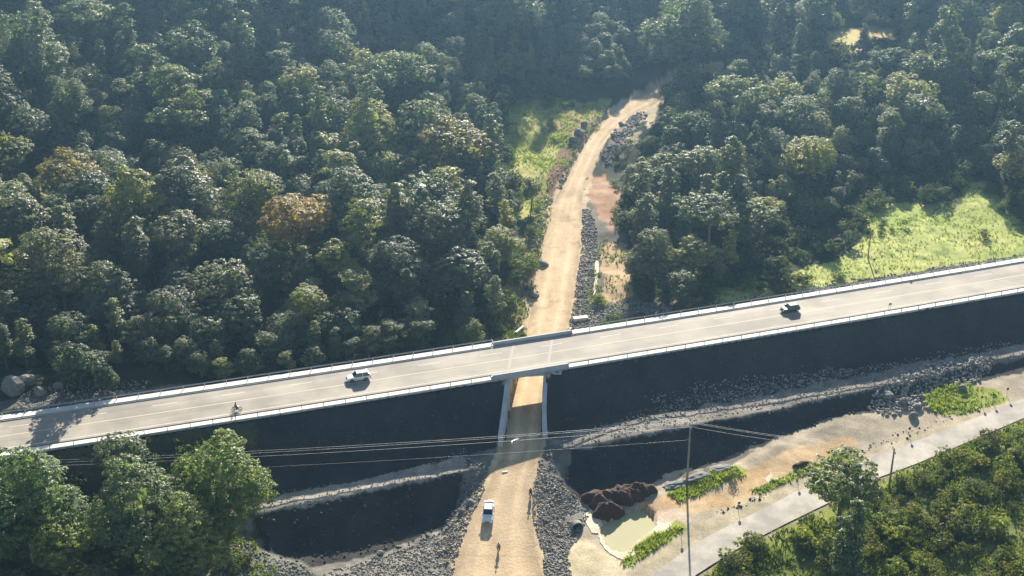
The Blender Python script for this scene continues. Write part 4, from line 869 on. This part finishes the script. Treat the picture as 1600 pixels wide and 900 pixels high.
for k in range(2): proto('umb', 50+k, umb(50+k), 15, 10000, .2, 'barkp', .22, .6, spray=.7, flat=.3, fill=6)
for k in range(2): proto('big', 60+k, dome(60+k, 18, 7.8, 11, .3, .55), 18, 34000, .17, 'barkp', .3, spray=.7)
for k in range(4): proto('bush', 70+k, bushl(70+k), 3, 2600, .11, 'bark', .06, .2, 'bush', spray=.35, flat=.6, fill=5)
NAMES = {'dome':('broadleaf_tree','tree'),'fine':('fine_leaved_tree','tree'),'tall':('tall_tree','tree'),'umb':('umbrella_tree','tree'),'tier':('layered_tree','tree'),'sparse':('open_crowned_tree','tree'),'big':('spreading_tree','tree'),'bush':('bush','bush')}
def plant(kind, x, y, h, label, group=None, col=(1,1,1), wide=1.0, k=None, z=None):
    L = PROTO[kind]; cr, tr, H0 = L[random.randrange(len(L)) if k is None else k % len(L)]; s = h/H0; z = hzs(x, y) if z is None else z
    e = empty(NAMES[kind][0], (x,y,z-.1), random.uniform(0,6.28), label, NAMES[kind][1], group); e.scale = (s*wide, s*wide, s)
    o = link('crown', cr, None, e); o.color = (*col, 1); link('trunk', tr, None, e); return e
C_GREY, C_GREEN, C_YEL, C_OR, C_GOLD, C_PALE, C_PINK, C_DARK = (1.15,1.05,1.15), (1,1,1), (1.9,1.6,.85), (2.2,1.3,.6), (2.0,1.35,.75), (1.75,1.55,1.5), (2.3,1.75,1.7), (.7,.8,.8)
placed = []; HP = []   # x, y, radius
def by_crown(kind, px, py, h, label, col=C_GREEN, wide=1.0, k=None, frac=.72, group=None):
    z = 3.
    for _ in range(8): p = at(px, py, z+h*frac); z = .5*z+.5*hzs(p.x, p.y)
    placed.append((p.x, p.y, {'dome':.4,'fine':.42,'tall':.25,'umb':.45,'big':.43,'bush':.7,'tier':.36,'sparse':.38}[kind]*h*wide)); HP.append((px, py, placed[-1][2]*proj(p.x,p.y,z+h*frac)[2], p.y)); return plant(kind, p.x, p.y, h, label, group, col, wide, k, z)
HERO = [
 ('fine',460,332,17.5,'tree with an orange tinged crown in the front of the left forest',C_OR),('fine',395,292,18,'bright yellow green tree crown behind the left forest edge',C_YEL),('fine',108,262,17,'tree with an ochre crown near the upper left of the front forest',C_GOLD),
 ('fine',12,232,15,'yellow green tree at the left edge of the picture',C_YEL),('dome',210,292,20,'bright topped tree over the dark hollow in the left forest',C_YEL),('fine',705,212,20,'tree with a rounded golden brown crown left of the grassy clearing',C_GOLD),
 ('big',582,185,22,'largest pale green rounded tree in the middle of the left forest',C_PALE),('fine',465,120,15,'pale yellow green tree at upper left, behind the big rounded tree',C_YEL),('umb',1150,150,20,'flat topped tree with a bare pale trunk right of the track end',C_PALE),
 ('fine',1272,190,13,'pinkish grey rounded crown in the right forest',C_PINK),('fine',1252,168,15,'green dome shaped crown just behind the pinkish one',C_PALE),('fine',1268,236,17,'olive green broad crown in front of the pinkish one',C_YEL),('fine',1222,140,14,'pale green dome crown left of the row of domes at right',C_PALE),
 ('fine',1420,135,16,'pale rounded crown with a lighter top in the right forest',C_PALE),('fine',1440,165,14,'lower pale crown touching the rounded one in the right forest',C_PALE),('dome',1575,20,16,'yellowish bushy crown in the upper right corner',C_YEL),
 ('fine',1590,250,12,'greyish rounded crown at the right edge above the field',C_PINK),('big',1020,378,15,'tree with a pale trunk right of the sandy pad behind the highway',C_GREY),('big',1062,158,11,'pale feathery tree where the dirt track enters the forest',C_PINK),
 ('tall',1218,28,20,'tall thin tree with visible trunk at the top right',C_GREY),('tall',1352,50,11,'bare trunked tree standing in front of the pale clearing at top right',C_GREY),('fine',560,92,13,'tree with a sunlit yellow flank at upper middle left',C_YEL),
 ('dome',830,290,9,'slim young tree at the left edge of the dirt track clearing',C_YEL),
 ('big',30,745,25,'dense dark green tree in the lower left corner',(1.25,1.42,1.1)),('big',215,770,23,'large spreading tree below the highway in the lower left, with pale branches',(1.6,1.55,1.35)),('big',345,728,21,'yellow green tree at the right of the lower left group',(1.85,1.8,1.0)),
 ('fine',98,838,14,'small pale green tree between the dark corner tree and the spreading one',(1.35,1.4,1)),('dome',150,905,11,'low tree at the bottom edge left',C_GREEN),('dome',20,915,12,'dark tree in the very bottom left corner',C_DARK),('dome',270,885,11,'tree under the spreading one at the bottom left',(1.2,1.2,.9)),
 ('big',290,815,17,'grey green tree in the middle of the lower left group',(1.5,1.5,1.3)),('tall',350,800,13,'slim tree with exposed trunk beside the gravel slope at lower left',(1.3,1.4,1)),('fine',190,700,12,'grey green tree touching the near edge of the highway at lower left',(1.5,1.45,1.3)),
 ('fine',1320,742,17,'loose crowned tree standing in front of the side road',(1.25,1.25,.85)),('tall',1335,830,21,'dark upright tree with drooping foliage in the lower right thicket',(1,1.05,.9))]
for kd, px, py, h, lab, c in HERO: by_crown(kd, px, py, h, lab, c, 1.35 if c in (C_OR, C_GOLD) else 1.15 if kd == 'fine' else 1.0)
def caster(kind, px, py, up, h, label, col=C_GREEN):
    c = at(px, py, DECK); L_ = up/math.tan(SUN_EL); x, y = c.x+math.sin(SUN_AZ)*L_, c.y+math.cos(SUN_AZ)*L_; placed.append((x, y, h*.35)); plant(kind, x, y, h, label, None, col, 1.0, 0, DECK+up-.68*h)
caster('dome', 82, 668, 6.0, 12.5, 'dark roadside tree whose shadow falls across the left end of the highway', C_DARK)
caster('dome', 150, 632, 2.6, 6.5, 'small roadside tree behind the left guardrail among the boulders', C_DARK)
# what must stay visible
PROT = [[(790,190),(830,160),(900,165),(950,165),(1015,150),(1030,158),(990,230),(955,275),(968,300),(972,350),(945,370),(985,385),(992,465),(1060,485),(900,512),(835,525),(820,530),(828,450),(842,400),(850,330),(815,315),(800,260)],
        [(1075,480),(1125,452),(1230,422),(1330,388),(1345,380),(1345,330),(1400,325),(1510,318),(1512,285),(1530,292),(1600,348),(1600,400),(1400,432),(1235,462),(1080,482)],
        [(1285,52),(1360,40),(1400,44),(1395,62),(1330,84),(1285,74)],[(815,322),(845,320),(835,420),(805,470),(765,515),(800,530),(828,470),(842,400)],[(965,250),(985,215),(1020,165),(1035,165),(1020,205),(990,240)],[(1188,62),(1230,48),(1230,62),(1192,70)],[(1095,112),(1105,100),(1125,98),(1122,110)]]
PP = []
for poly in PROT:
    xs = [p[0] for p in poly]; ys = [p[1] for p in poly]; gx, gy = np.meshgrid(np.arange(min(xs),max(xs),7), np.arange(min(ys),max(ys),7)); k = inpoly(gx, gy, poly); PP.append(np.stack([gx[k], gy[k]], 1))
PP = np.concatenate(PP)
def clear(x, y, z, h, rad, slack=1.0):
    px, py, s = proj(x, y, z+h*.62); rx = rad*s*slack; ry = (h*.33*.9+rad*.4)*s*slack; q = ((PP[:,0]-px)/rx)**2+((PP[:,1]-py)/ry)**2
    if (q < 1).any(): return False
    bx, by, _ = proj(x, y, z); return not inpoly(np.array([bx]), np.array([by]), PROT[0])[0] and not inpoly(np.array([bx]), np.array([by]), PROT[1])[0]
def region(px, py):
    side = 'left' if px < 860 else 'right'
    if py > 400: return side, 'front'
    if py > 220: return side, 'middle'
    return side, 'back'
LMK = [(h[1], h[2], h[7]) for h in []]
LMK = [(460,328,'orange tinged tree'),(395,292,'bright yellow green tree'),(108,262,'ochre crowned tree'),(12,232,'yellow green edge tree'),(210,292,'dark hollow'),(705,212,'golden brown crown'),(582,185,'big pale rounded tree'),
 (1150,150,'flat topped tree'),(1272,190,'pinkish crown'),(1268,236,'olive broad crown'),(1420,135,'pale rounded crown'),(1590,250,'greyish right edge crown'),(1020,378,'pale trunked tree'),(1045,165,'pale feathery tree'),
 (1218,28,'tall thin tree'),(560,92,'yellow flanked tree'),(560,560,'white car'),(90,606,'roadside boulders'),(300,560,'left guardrail'),(830,290,'slim young tree'),(1340,55,'top right clearing'),(700,520,'bridge'),
 (1360,380,'bare field pole'),(1110,470,'forest corner bush'),(1500,300,'back corner of field'),(300,60,'upper left corner area'),(800,60,'picture top middle'),(300,430,'left forest middle'),(130,470,'shaded far left forest'),(640,420,'rightmost left forest'),
 (1318,760,'loose crowned tree'),(1389,762,'short utility pole'),(1500,850,'lower right corner'),(1200,880,'side road bottom end'),(1580,700,'right picture edge'),(225,765,'lower left spreading tree'),(40,742,'dark corner tree'),(345,722,'lower left yellow green tree'),(820,425,'rounded track bush'),(760,480,'trackside scrub'),(965,430,'sandy pad'),(820,200,'grassy clearing')]
ORD = ['', 'second ', 'third ', 'fourth ', 'fifth ', 'sixth ', 'seventh ', 'eighth ', 'ninth ', 'tenth ', 'eleventh ', 'twelfth ']
LABQ = []
def relabel(e, x, y, z, h, desc):      # remember; labels are written once everything stands
    px, py, _ = proj(x, y, z+h*.6); LABQ.append((e, px, py, desc))
def write_labels():
    G = {}
    for e, px, py, desc in LABQ:
        d, k = min((math.hypot(px-a, (py-b)*1.3), i) for i, (a,b,_) in enumerate(LMK)); a, b, nm = LMK[k]; dx, dy = px-a, (py-b)*1.3
        way = ('right of' if dx > 0 else 'left of') if abs(dx) > abs(dy) else ('in front of' if dy > 0 else 'behind'); G.setdefault((desc, way, nm), []).append((d, e))
    for (desc, way, nm), L in G.items():
        L.sort(key=lambda t: t[0])
        for i, (d, e) in enumerate(L):
            e['label'] = ('%s%s %s the %s' % (ORD[min(i, 11)], desc, way, nm)).strip() if len(L) > 1 else '%s %s the %s' % (desc, way, nm)
            if len(L) > 1 and i == 0: e['label'] = 'nearest '+e['label']
RL = {('left','front'):'front of the left forest',('left','middle'):'middle of the left forest',('left','back'):'back of the left forest',('right','front'):'front of the right forest',('right','middle'):'middle of the right forest',('right','back'):'back of the right forest'}
TINT = [('dark green', C_GREEN, .30), ('grey green', C_GREY, .30), ('deep green', C_DARK, .16), ('pale silvery green', C_PALE, .14), ('yellowish green', C_YEL, .10)]  # leaf tints, one drawn at random for each forest tree
KD = [('dome', .24, 'broad crowned'), ('fine', .15, 'round dense'), ('tall', .12, 'tall narrow'), ('big', .3, 'wide spreading'), ('tier', .14, 'layered'), ('sparse', .04, 'open crowned'), ('umb', .04, 'flat topped')]
cand = []
xs = rng.uniform(-340, 340, 95000); ys = rng.uniform(235, 720, 95000); zs = hz(xs, ys, False); pxs, pys, ss = proj(xs, ys, zs)
uu = xs*EU[0]+ys*EU[1]; mm = nc(uu)-(xs*EN[0]+ys*EN[1])
pl_xy = [(a,b,c) for a,b,c in placed]; grid = {}
def ok_space(x, y, r_):
    i, j = int(x//12), int(y//12)
    for a in (-1,0,1):
        for b in (-1,0,1):
            for (qx, qy, qr) in grid.get((i+a,j+b), ()):
                if (qx-x)**2+(qy-y)**2 < ((qr+r_)*.64)**2: return False
    return True
for a, b, c in placed: grid.setdefault((int(a//12), int(b//12)), []).append((a, b, c))
trees = []; TANE = math.tan(SUN_EL)
LIT = [[(785,190),(830,175),(900,178),(950,180),(1000,155),(1030,158),(1020,200),(975,300),(972,350),(985,385),(992,465),(900,500),(835,515),(828,450),(842,400),(850,330),(815,315),(795,260)],
       [(1180,460),(1240,428),(1330,400),(1350,380),(1350,340),(1420,340),(1525,320),(1530,300),(1600,348),(1600,400),(1400,432),(1230,458)],[(1090,474),(1130,464),(1230,446),(1230,458),(1090,482)],[(1290,50),(1360,42),(1395,60),(1330,82),(1290,70)],[(815,322),(845,320),(835,420),(805,470),(775,515),(815,520),(828,470),(842,400)],[(1188,62),(1230,48),(1230,62),(1192,70)],[(1095,112),(1105,100),(1125,98),(1122,110)]]
KS = np.array((.35,.5,.65,.8,.95,1.1,1.25,1.45,1.7))/TANE; LB = [(min(p[0] for p in P_), max(p[0] for p in P_), min(p[1] for p in P_), max(p[1] for p in P_)) for P_ in LIT]
def shades(x, y, z, h):
    qx, qy, _ = proj(x-math.sin(SUN_AZ)*KS*h, y-math.cos(SUN_AZ)*KS*h, z-.5); a0, a1, b0, b1 = qx.min(), qx.max(), qy.min(), qy.max()
    return any(a1 > c[0] and a0 < c[1] and b1 > c[2] and b0 < c[3] and inpoly(qx, qy, P_).any() for P_, c in zip(LIT, LB))
def hides(x, y, z, h, r_):     # would this tree stand in front of one of the trees picked out above?
    px, py, s_ = proj(x, y, z+h*.7); rx, ry = r_*s_, h*.25*s_
    return any(hy > y and abs(px-a) < (rx+r)*.72 and -r*.3 < py-b < (ry+r*.8)*.85 or (hy > y and abs(px-a) < (rx+r)*.6 and abs(py-b) < (ry+r*.7)*.8) for a, b, r, hy in HP)
# hollows of the canopy, where only low trees grow
HOL = [[(90,265),(500,300),(520,350),(420,372),(260,340),(120,300)],[(170,95),(310,80),(320,140),(180,145)],[(540,95),(640,60),(790,80),(800,190),(720,230),(600,150)],[(-20,185),(200,185),(270,245),(60,250)],
       [(1340,285),(1500,285),(1490,335),(1340,330)],[(1090,265),(1190,265),(1190,335),(1110,320)],[(560,320),(660,300),(640,360),(560,360)],[(380,130),(500,130),(500,175),(400,175)],[(1480,120),(1570,130),(1560,200),(1480,190)]]
hol = np.zeros(len(xs), bool)
for P_ in HOL: hol |= inpoly(pxs, pys, P_)
for i in range(len(xs)):
    if mm[i] > -HALF-3 or pxs[i] < -330 or pxs[i] > 1930 or pys[i] < -150: continue
    x, y, z = xs[i], ys[i], zs[i]; t = -mm[i]-HALF; kd = random.choices(KD, [k[1] for k in KD])[0]
    h = {'dome':18,'fine':16,'tall':22,'big':20,'tier':19,'sparse':15,'umb':17}[kd[0]]*random.choice((.55,.85,1.1,1.3,1.6))*random.uniform(.9,1.1)
    if hol[i]: h *= .42
    elif 340 < pys[i] < 480 and pxs[i] < 780: h *= 1.15
    lim = DECK-z+(t+1)*TANE*.95
    if pxs[i] < 60 and 5 < t < 20: lim = max(lim, 11)
    if h > lim: h = lim
    if h < 5.5: continue
    while h > 5.5 and shades(x, y, z, h): h *= .75
    for _ in range(3):
        if h > 7 and hides(x, y, z, h, .37*h): h *= .8
    if h < 5.5: continue
    rad = {'dome':.37,'fine':.4,'tall':.22,'big':.42,'tier':.36,'sparse':.38,'umb':.44}[kd[0]]*h*1.2
    if not ok_space(x, y, rad) or not clear(x, y, z, h, rad): continue
    grid.setdefault((int(x//12), int(y//12)), []).append((x,y,rad)); trees.append((y, x, z, h, kd, pxs[i], pys[i]))
trees.sort(key=lambda t: t[0]+(2000 if t[5] < -50 or t[5] > 1650 else 0)); print('forest trees', len(trees))
NIND = 300-len(HERO)
for y, x, z, h, kd, px, py in trees[:NIND]:
    rg_ = region(px, py); tn_ = random.choices(TINT, [t[2] for t in TINT])[0]
    e_ = plant(kd[0], x, y, h, 'x', 'trees in the '+RL[rg_], tn_[1], 1.22, None, z); relabel(e_, x, y, z, h, '%s %s tree' % (tn_[0], kd[2]))
# the rest of the forest: one mass, instanced on points
rest = trees[NIND:]; cf = D.collections.new('forest_tree_kinds'); kinds = []
for kd in ('dome','fine','tall','big','tier','sparse','umb'):
    for (cr, tr, H0) in PROTO[kd]:
        n1, n2 = len(cr.vertices), len(tr.vertices); 
        o = D.objects.new('forest_tree_kind', cr); cf.objects.link(o); kinds.append((kd, H0))
order = sorted(range(len(kinds)), key=lambda i: cf.objects[i].name); kidx = {}
for pos, i in enumerate(order): kidx.setdefault(kinds[i][0], []).append((pos, kinds[i][1]))
V = []; SCL = []; IDX = []; TR = []; trb = MB()
for y, x, z, h, kd, px, py in rest:
    pos, H0 = random.choice(kidx[kd[0]]); V.append((x,y,z-.1)); SCL.append(h/H0*1.12); IDX.append(pos); trb.tube([(x,y,z-.5),(x,y,z+h*.6)], [.3,.12], 5)
me = D.meshes.new('far_forest'); me.from_pydata(V, [], []); a = me.attributes.new('scl','FLOAT','POINT'); a.data.foreach_set('value', SCL); a = me.attributes.new('idx','INT','POINT'); a.data.foreach_set('value', IDX)
a = me.attributes.new('rot','FLOAT','POINT'); a.data.foreach_set('value', [random.uniform(0,6.28) for _ in V])
ff = link('far_forest', me); tag(ff, 'mass of hazy green trees covering the far hillside', 'forest', None, 'stuff'); ff.color = (1.1,1.1,1.05,1)
ng = D.node_groups.new('far_forest', 'GeometryNodeTree'); ng.interface.new_socket('Geometry', in_out='INPUT', socket_type='NodeSocketGeometry'); ng.interface.new_socket('Geometry', in_out='OUTPUT', socket_type='NodeSocketGeometry')
N = ng.nodes; gi = N.new('NodeGroupInput'); go = N.new('NodeGroupOutput'); ip = N.new('GeometryNodeInstanceOnPoints'); ci = N.new('GeometryNodeCollectionInfo'); ci.inputs['Collection'].default_value = cf; ci.inputs['Separate Children'].default_value = True; ci.inputs['Reset Children'].default_value = True
def na(nm, ty): n = N.new('GeometryNodeInputNamedAttribute'); n.data_type = ty; n.inputs['Name'].default_value = nm; return n
cx = N.new('ShaderNodeCombineXYZ'); Lk = ng.links; Lk.new(gi.outputs[0], ip.inputs['Points']); Lk.new(ci.outputs[0], ip.inputs['Instance']); ip.inputs['Pick Instance'].default_value = True
Lk.new(na('idx','INT').outputs[0], ip.inputs['Instance Index']); Lk.new(na('scl','FLOAT').outputs[0], ip.inputs['Scale']); Lk.new(na('rot','FLOAT').outputs[0], cx.inputs[2]); Lk.new(cx.outputs[0], ip.inputs['Rotation']); Lk.new(ip.outputs[0], go.inputs[0])
md = ff.modifiers.new('scatter', 'NODES'); md.node_group = ng
# undergrowth on the forest floor: nobody could count it
cb = D.collections.new('undergrowth_kinds')
for cr, tr, H0 in PROTO['bush']: cb.objects.link(D.objects.new('undergrowth_kind', cr))
ux = rng.uniform(-230, 230, 16000); uy = rng.uniform(238, 600, 16000); uz = hz(ux, uy, False); upx, upy, _ = proj(ux, uy, uz); um = nc(ux*EU[0]+uy*EU[1])-(ux*EN[0]+uy*EN[1])
keep = (um < -HALF-6) & (upx > -60) & (upx < 1660) & (upy > -60)
for P_ in PROT: keep &= ~inpoly(upx, upy, P_)
td, _, th2, _ = near_line(ux, uy, TD); keep &= td > th2+8
for P_ in LIT: keep &= ~inpoly(upx, upy, P_)
U = np.stack([ux, uy, uz-.1], 1)[keep]; print('undergrowth', len(U))
me = D.meshes.new('undergrowth'); me.from_pydata(U.tolist(), [], []); a = me.attributes.new('scl','FLOAT','POINT'); a.data.foreach_set('value', rng.uniform(.6,1.5,len(U)).astype(np.float32)); a = me.attributes.new('idx','INT','POINT'); a.data.foreach_set('value', rng.integers(0,4,len(U)).astype(np.int32))
a = me.attributes.new('rot','FLOAT','POINT'); a.data.foreach_set('value', rng.uniform(0,6.28,len(U)).astype(np.float32))
ug = link('undergrowth', me); tag(ug, 'low green undergrowth covering the forest floor', 'undergrowth', None, 'stuff'); ug.color = (.9,1.0,.9,1)
ng2 = ng.copy(); [n for n in ng2.nodes if n.bl_idname == 'GeometryNodeCollectionInfo'][0].inputs['Collection'].default_value = cb; md = ug.modifiers.new('scatter', 'NODES'); md.node_group = ng2
trb.build('trunks', M['bark'], ff)['kind'] = 'stuff'
# bushes -----------------------------------------------------------------
BZ = [ # polygon, count, height range, label, group, colour
 ([(1100,900),(1180,850),(1290,800),(1380,770),(1440,735),(1520,700),(1600,668),(1640,700),(1640,930),(1100,930)], 125, (1.6,4.2), 'leafy bush in the thicket covering the lower right corner', (1.65,1.5,.9)),
 ([(740,535),(700,500),(750,440),(800,400),(820,385),(838,330),(845,330),(830,420),(815,460),(800,530)], 34, (1.4,3.4), 'bush in the scrub between the left forest and the dirt track', (1.3,1.35,.9)),
 ([(1080,475),(1120,455),(1200,430),(1270,420),(1260,445),(1150,468)], 18, (1.6,3.4), 'bush at the forest edge left of the bright field', (1.0,1.1,.9)),
 ([(1330,340),(1400,340),(1420,355),(1380,372),(1340,362)], 10, (1.2,2.4), 'low bush on the rise at the back of the bright field', (1.5,1.5,.7)),
 ([(1525,270),(1600,310),(1600,345),(1560,330)], 14, (1.6,3.4), 'bush along the back right edge of the field', (1.1,1.1,1)),
 ([(925,420),(945,430),(940,470),(925,470)], 4, (1.2,2.2), 'yellow green bush in the drain beside the sandy pad', (1.8,1.7,.7)),
 ([(985,395),(1005,395),(1010,460),(992,455)], 8, (1.5,3), 'bush along the right side of the sandy pad', (1.3,1.3,.9)),
 ([(955,290),(975,300),(985,350),(970,370)], 7, (1.5,3.5), 'bush right of the red earth bank', (1.4,1.2,.8)),
 ([(945,255),(985,215),(1000,245),(978,300),(955,292)], 9, (1.2,2.6), 'bush between the red earth patch and the upper sandy strip', (1.3,1.3,1)),
 ([(785,190),(800,260),(812,310),(818,320),(808,290),(797,215)], 6, (1.4,2.8), 'bush along the left rim of the grassy clearing', (1.5,1.5,.8)),
 ([(820,158),(870,150),(910,160),(905,168),(850,172)], 8, (1.4,2.6), 'bush at the top of the grassy clearing', (1.4,1.4,.9)),
 ([(340,850),(395,880),(380,900),(300,900)], 10, (1.2,2.6), 'bush at the foot of the gravel slope in the lower left', (1.2,1.3,.9)),
 ([(110,560),(250,585),(420,560),(520,548),(700,525),(690,515),(500,530),(300,560),(120,545)], 28, (1.6,4), 'bush in the shade along the forest edge above the left guardrail', (1,1,1)),
 ([(90,715),(160,700),(380,665),(400,690),(380,780),(100,800)], 24, (1.8,4.5), 'bush on the slope between the highway and the lower left trees', (1.1,1.2,.9)),
 ([(0,860),(330,850),(330,920),(0,930)], 20, (2,4.5), 'bush filling in below the lower left trees', (1,1.1,.8)),
]
for poly, cnt, (h0, h1_), lab, c in BZ:
    P = sample(poly, .9 if cnt < 60 else .5, ground_at(*poly[0]).z); rng.shuffle(P); n = 0
    for x, y, z in P:
        if n >= cnt: break
        u_ = x*EU[0]+y*EU[1]; m_ = float(nc(u_))-(x*EN[0]+y*EN[1]); h = random.uniform(h0, h1_)
        if abs(m_) < HALF+1.2: continue
        if 0 < m_ < 30 and x < 0: h = min(h, max(1.1, DECK-z-.6))
        j = random.uniform(.6,1.4); e_ = plant('bush', x, y, h, lab, 'bushes: '+lab, tuple(v*j*random.uniform(.93,1.07) for v in c), random.uniform(.8,1.15), None, z); n += 1; relabel(e_, x, y, z, h, ('dark' if j < .93 else 'bright' if j > 1.1 else 'mid green')+(' tall' if h > (h0+h1_)/2 else ' low')+' bush')
SOLO = [(1222,446,3.6,'dark round bush beside the highway opposite the dark car',(.7,.85,.7)),(1311,437,2.6,'small spiky palm like bush at the shadow edge by the highway',(1.6,1.7,1.3)),(1105,470,4.2,'bright green bush at the corner where forest meets highway',(1.2,1.4,.8)),(820,425,4.6,'rounded yellow green bush at the left edge of the dirt track',(1.7,1.7,.7)),(1537,372,2.2,'grey green bush standing alone in the bright field',(1.1,1.1,.9)),(1145,746,1.7,'bright bush at the tip of the grass island by the mudflat',(2,2,.8)),(935,476,2.4,'yellow bush in the rubble behind the highway',(2,1.9,.7)),(1120,448,3.4,'pale green bush behind the corner bush',(1.3,1.4,.9))]
for px, py, h, lab, c in SOLO: g = ground_at(px, py); plant('bush', g.x, g.y, h, lab, None, c, 1.1, None, g.z)
write_labels()
# grass ------------------------------------------------------------------
def grass(polys, label, size=(.25,.6), seed=1, z0=0, c=(1,1,1)):
    P = np.concatenate([sample(p, d, ground_at(*p[0]).z) for p, d in polys]); u_ = P[:,0]*EU[0]+P[:,1]*EU[1]; m_ = nc(u_)-(P[:,0]*EN[0]+P[:,1]*EN[1]); P = P[np.abs(m_) > HALF+.6]
    dd, _, hh_, _ = near_line(P[:,0], P[:,1], RC); P = P[dd > hh_+.2]; dens = fbm(P[:,0], P[:,1], 6, 12); P = P[rng.random(len(P)) < np.clip((dens-.25)*2.4, .1, 1)]
    n = len(P); k = 4; C = np.repeat(P, k, 0); n2 = len(C); s = rng.uniform(*size, n2)*np.repeat(.6+.9*fbm(P[:,0],P[:,1],2.5,33), k)
    d = rng.normal(size=(n2,3)); d[:,2] = np.abs(d[:,2])*.6+.8; d /= np.linalg.norm(d, axis=1)[:,None]; a = np.cross(d, rng.normal(size=(n2,3))); a /= np.linalg.norm(a, axis=1)[:,None]
    b0 = C+rng.normal(0,.1,(n2,3))*[1,1,0]; s = s[:,None]; V = np.stack([b0-a*s*.16, b0+a*s*.16, b0+d*s], 1).reshape(-1,3); me = fast('grass', V, np.arange(n2*3).reshape(-1,3)); me.materials.append(M['grassm'])
    t = np.repeat(rng.uniform(.6,1.15,n), k*3)[:,None]*np.array([[1,1,1]])*np.array(c); vcol(me, t, 'tone'); o = link('grass', me); print('grass', n2); return tag(o, label, 'grass', None, 'stuff')
grass([([(1060,478),(1090,455),(1200,440),(1320,400),(1345,380),(1330,330),(1400,318),(1500,320),(1505,270),(1530,290),(1610,345),(1610,400),(1400,430),(1230,458),(1080,482)], 1.6)], 'bright yellow green grass of the field beside the highway')
grass([([(785,185),(830,150),(905,165),(950,160),(935,200),(890,260),(860,300),(850,330),(815,330),(800,260)], 3.5)], 'yellow grass of the clearing left of the upper dirt track', (.3,.7))
grass([([(1045,772),(1080,752),(1150,728),(1165,740),(1120,762),(1060,784)], 14), ([(1440,615),(1500,602),(1560,610),(1575,625),(1500,650),(1455,645)], 12), ([(965,882),(985,862),(1010,845),(1060,815),(1075,828),(1040,852),(985,890)], 14), ([(1170,768),(1240,735),(1330,700),(1350,705),(1250,748),(1190,774)], 9)], 'tufted grass patches on the muddy ground between embankment and side road', (.3,.75))
grass([([(1088,900),(1160,855),(1230,820),(1370,750),(1433,727),(1513,693),(1600,655),(1640,660),(1640,930),(1080,930)], 8)], 'tall grass on the hillside below the side road', (.35,1.0), c=(.75,.72,.8))
grass([([(745,530),(790,440),(815,395),(835,300),(850,300),(862,330),(845,400),(830,470),(815,535)], 5), ([(905,500),(925,400),(950,360),(990,400),(1000,470)], 1.2), ([(340,800),(390,800),(410,870),(440,900),(300,900)], 5)], 'weedy grass in the scrub beside the dirt track and gravel slope', (.3,.8), c=(.6,.65,.6))
# ------------------------------------------------------------------ haze
hb = MB().box((0, 650, 55), (3400, 2300, 190)); h = hb.build('haze', D.materials.new('haze_air')); hm = h.data.materials[0]; hm.use_nodes = True; nt = hm.node_tree; nt.nodes.remove(nt.nodes['Principled BSDF'])
pv = nt.nodes.new('ShaderNodeVolumePrincipled'); pv.inputs['Color'].default_value = (.34,.63,1,1); pv.inputs['Density'].default_value = .00021; pv.inputs['Anisotropy'].default_value = .75
nt.links.new(pv.outputs[0], nt.nodes['Material Output'].inputs['Volume']); tag(h, 'thin blue morning haze over the valley', kind='stuff')
print('objects', len(D.objects), 'tris', sum(len(m.loops)-2*len(m.polygons) for m in D.meshes))
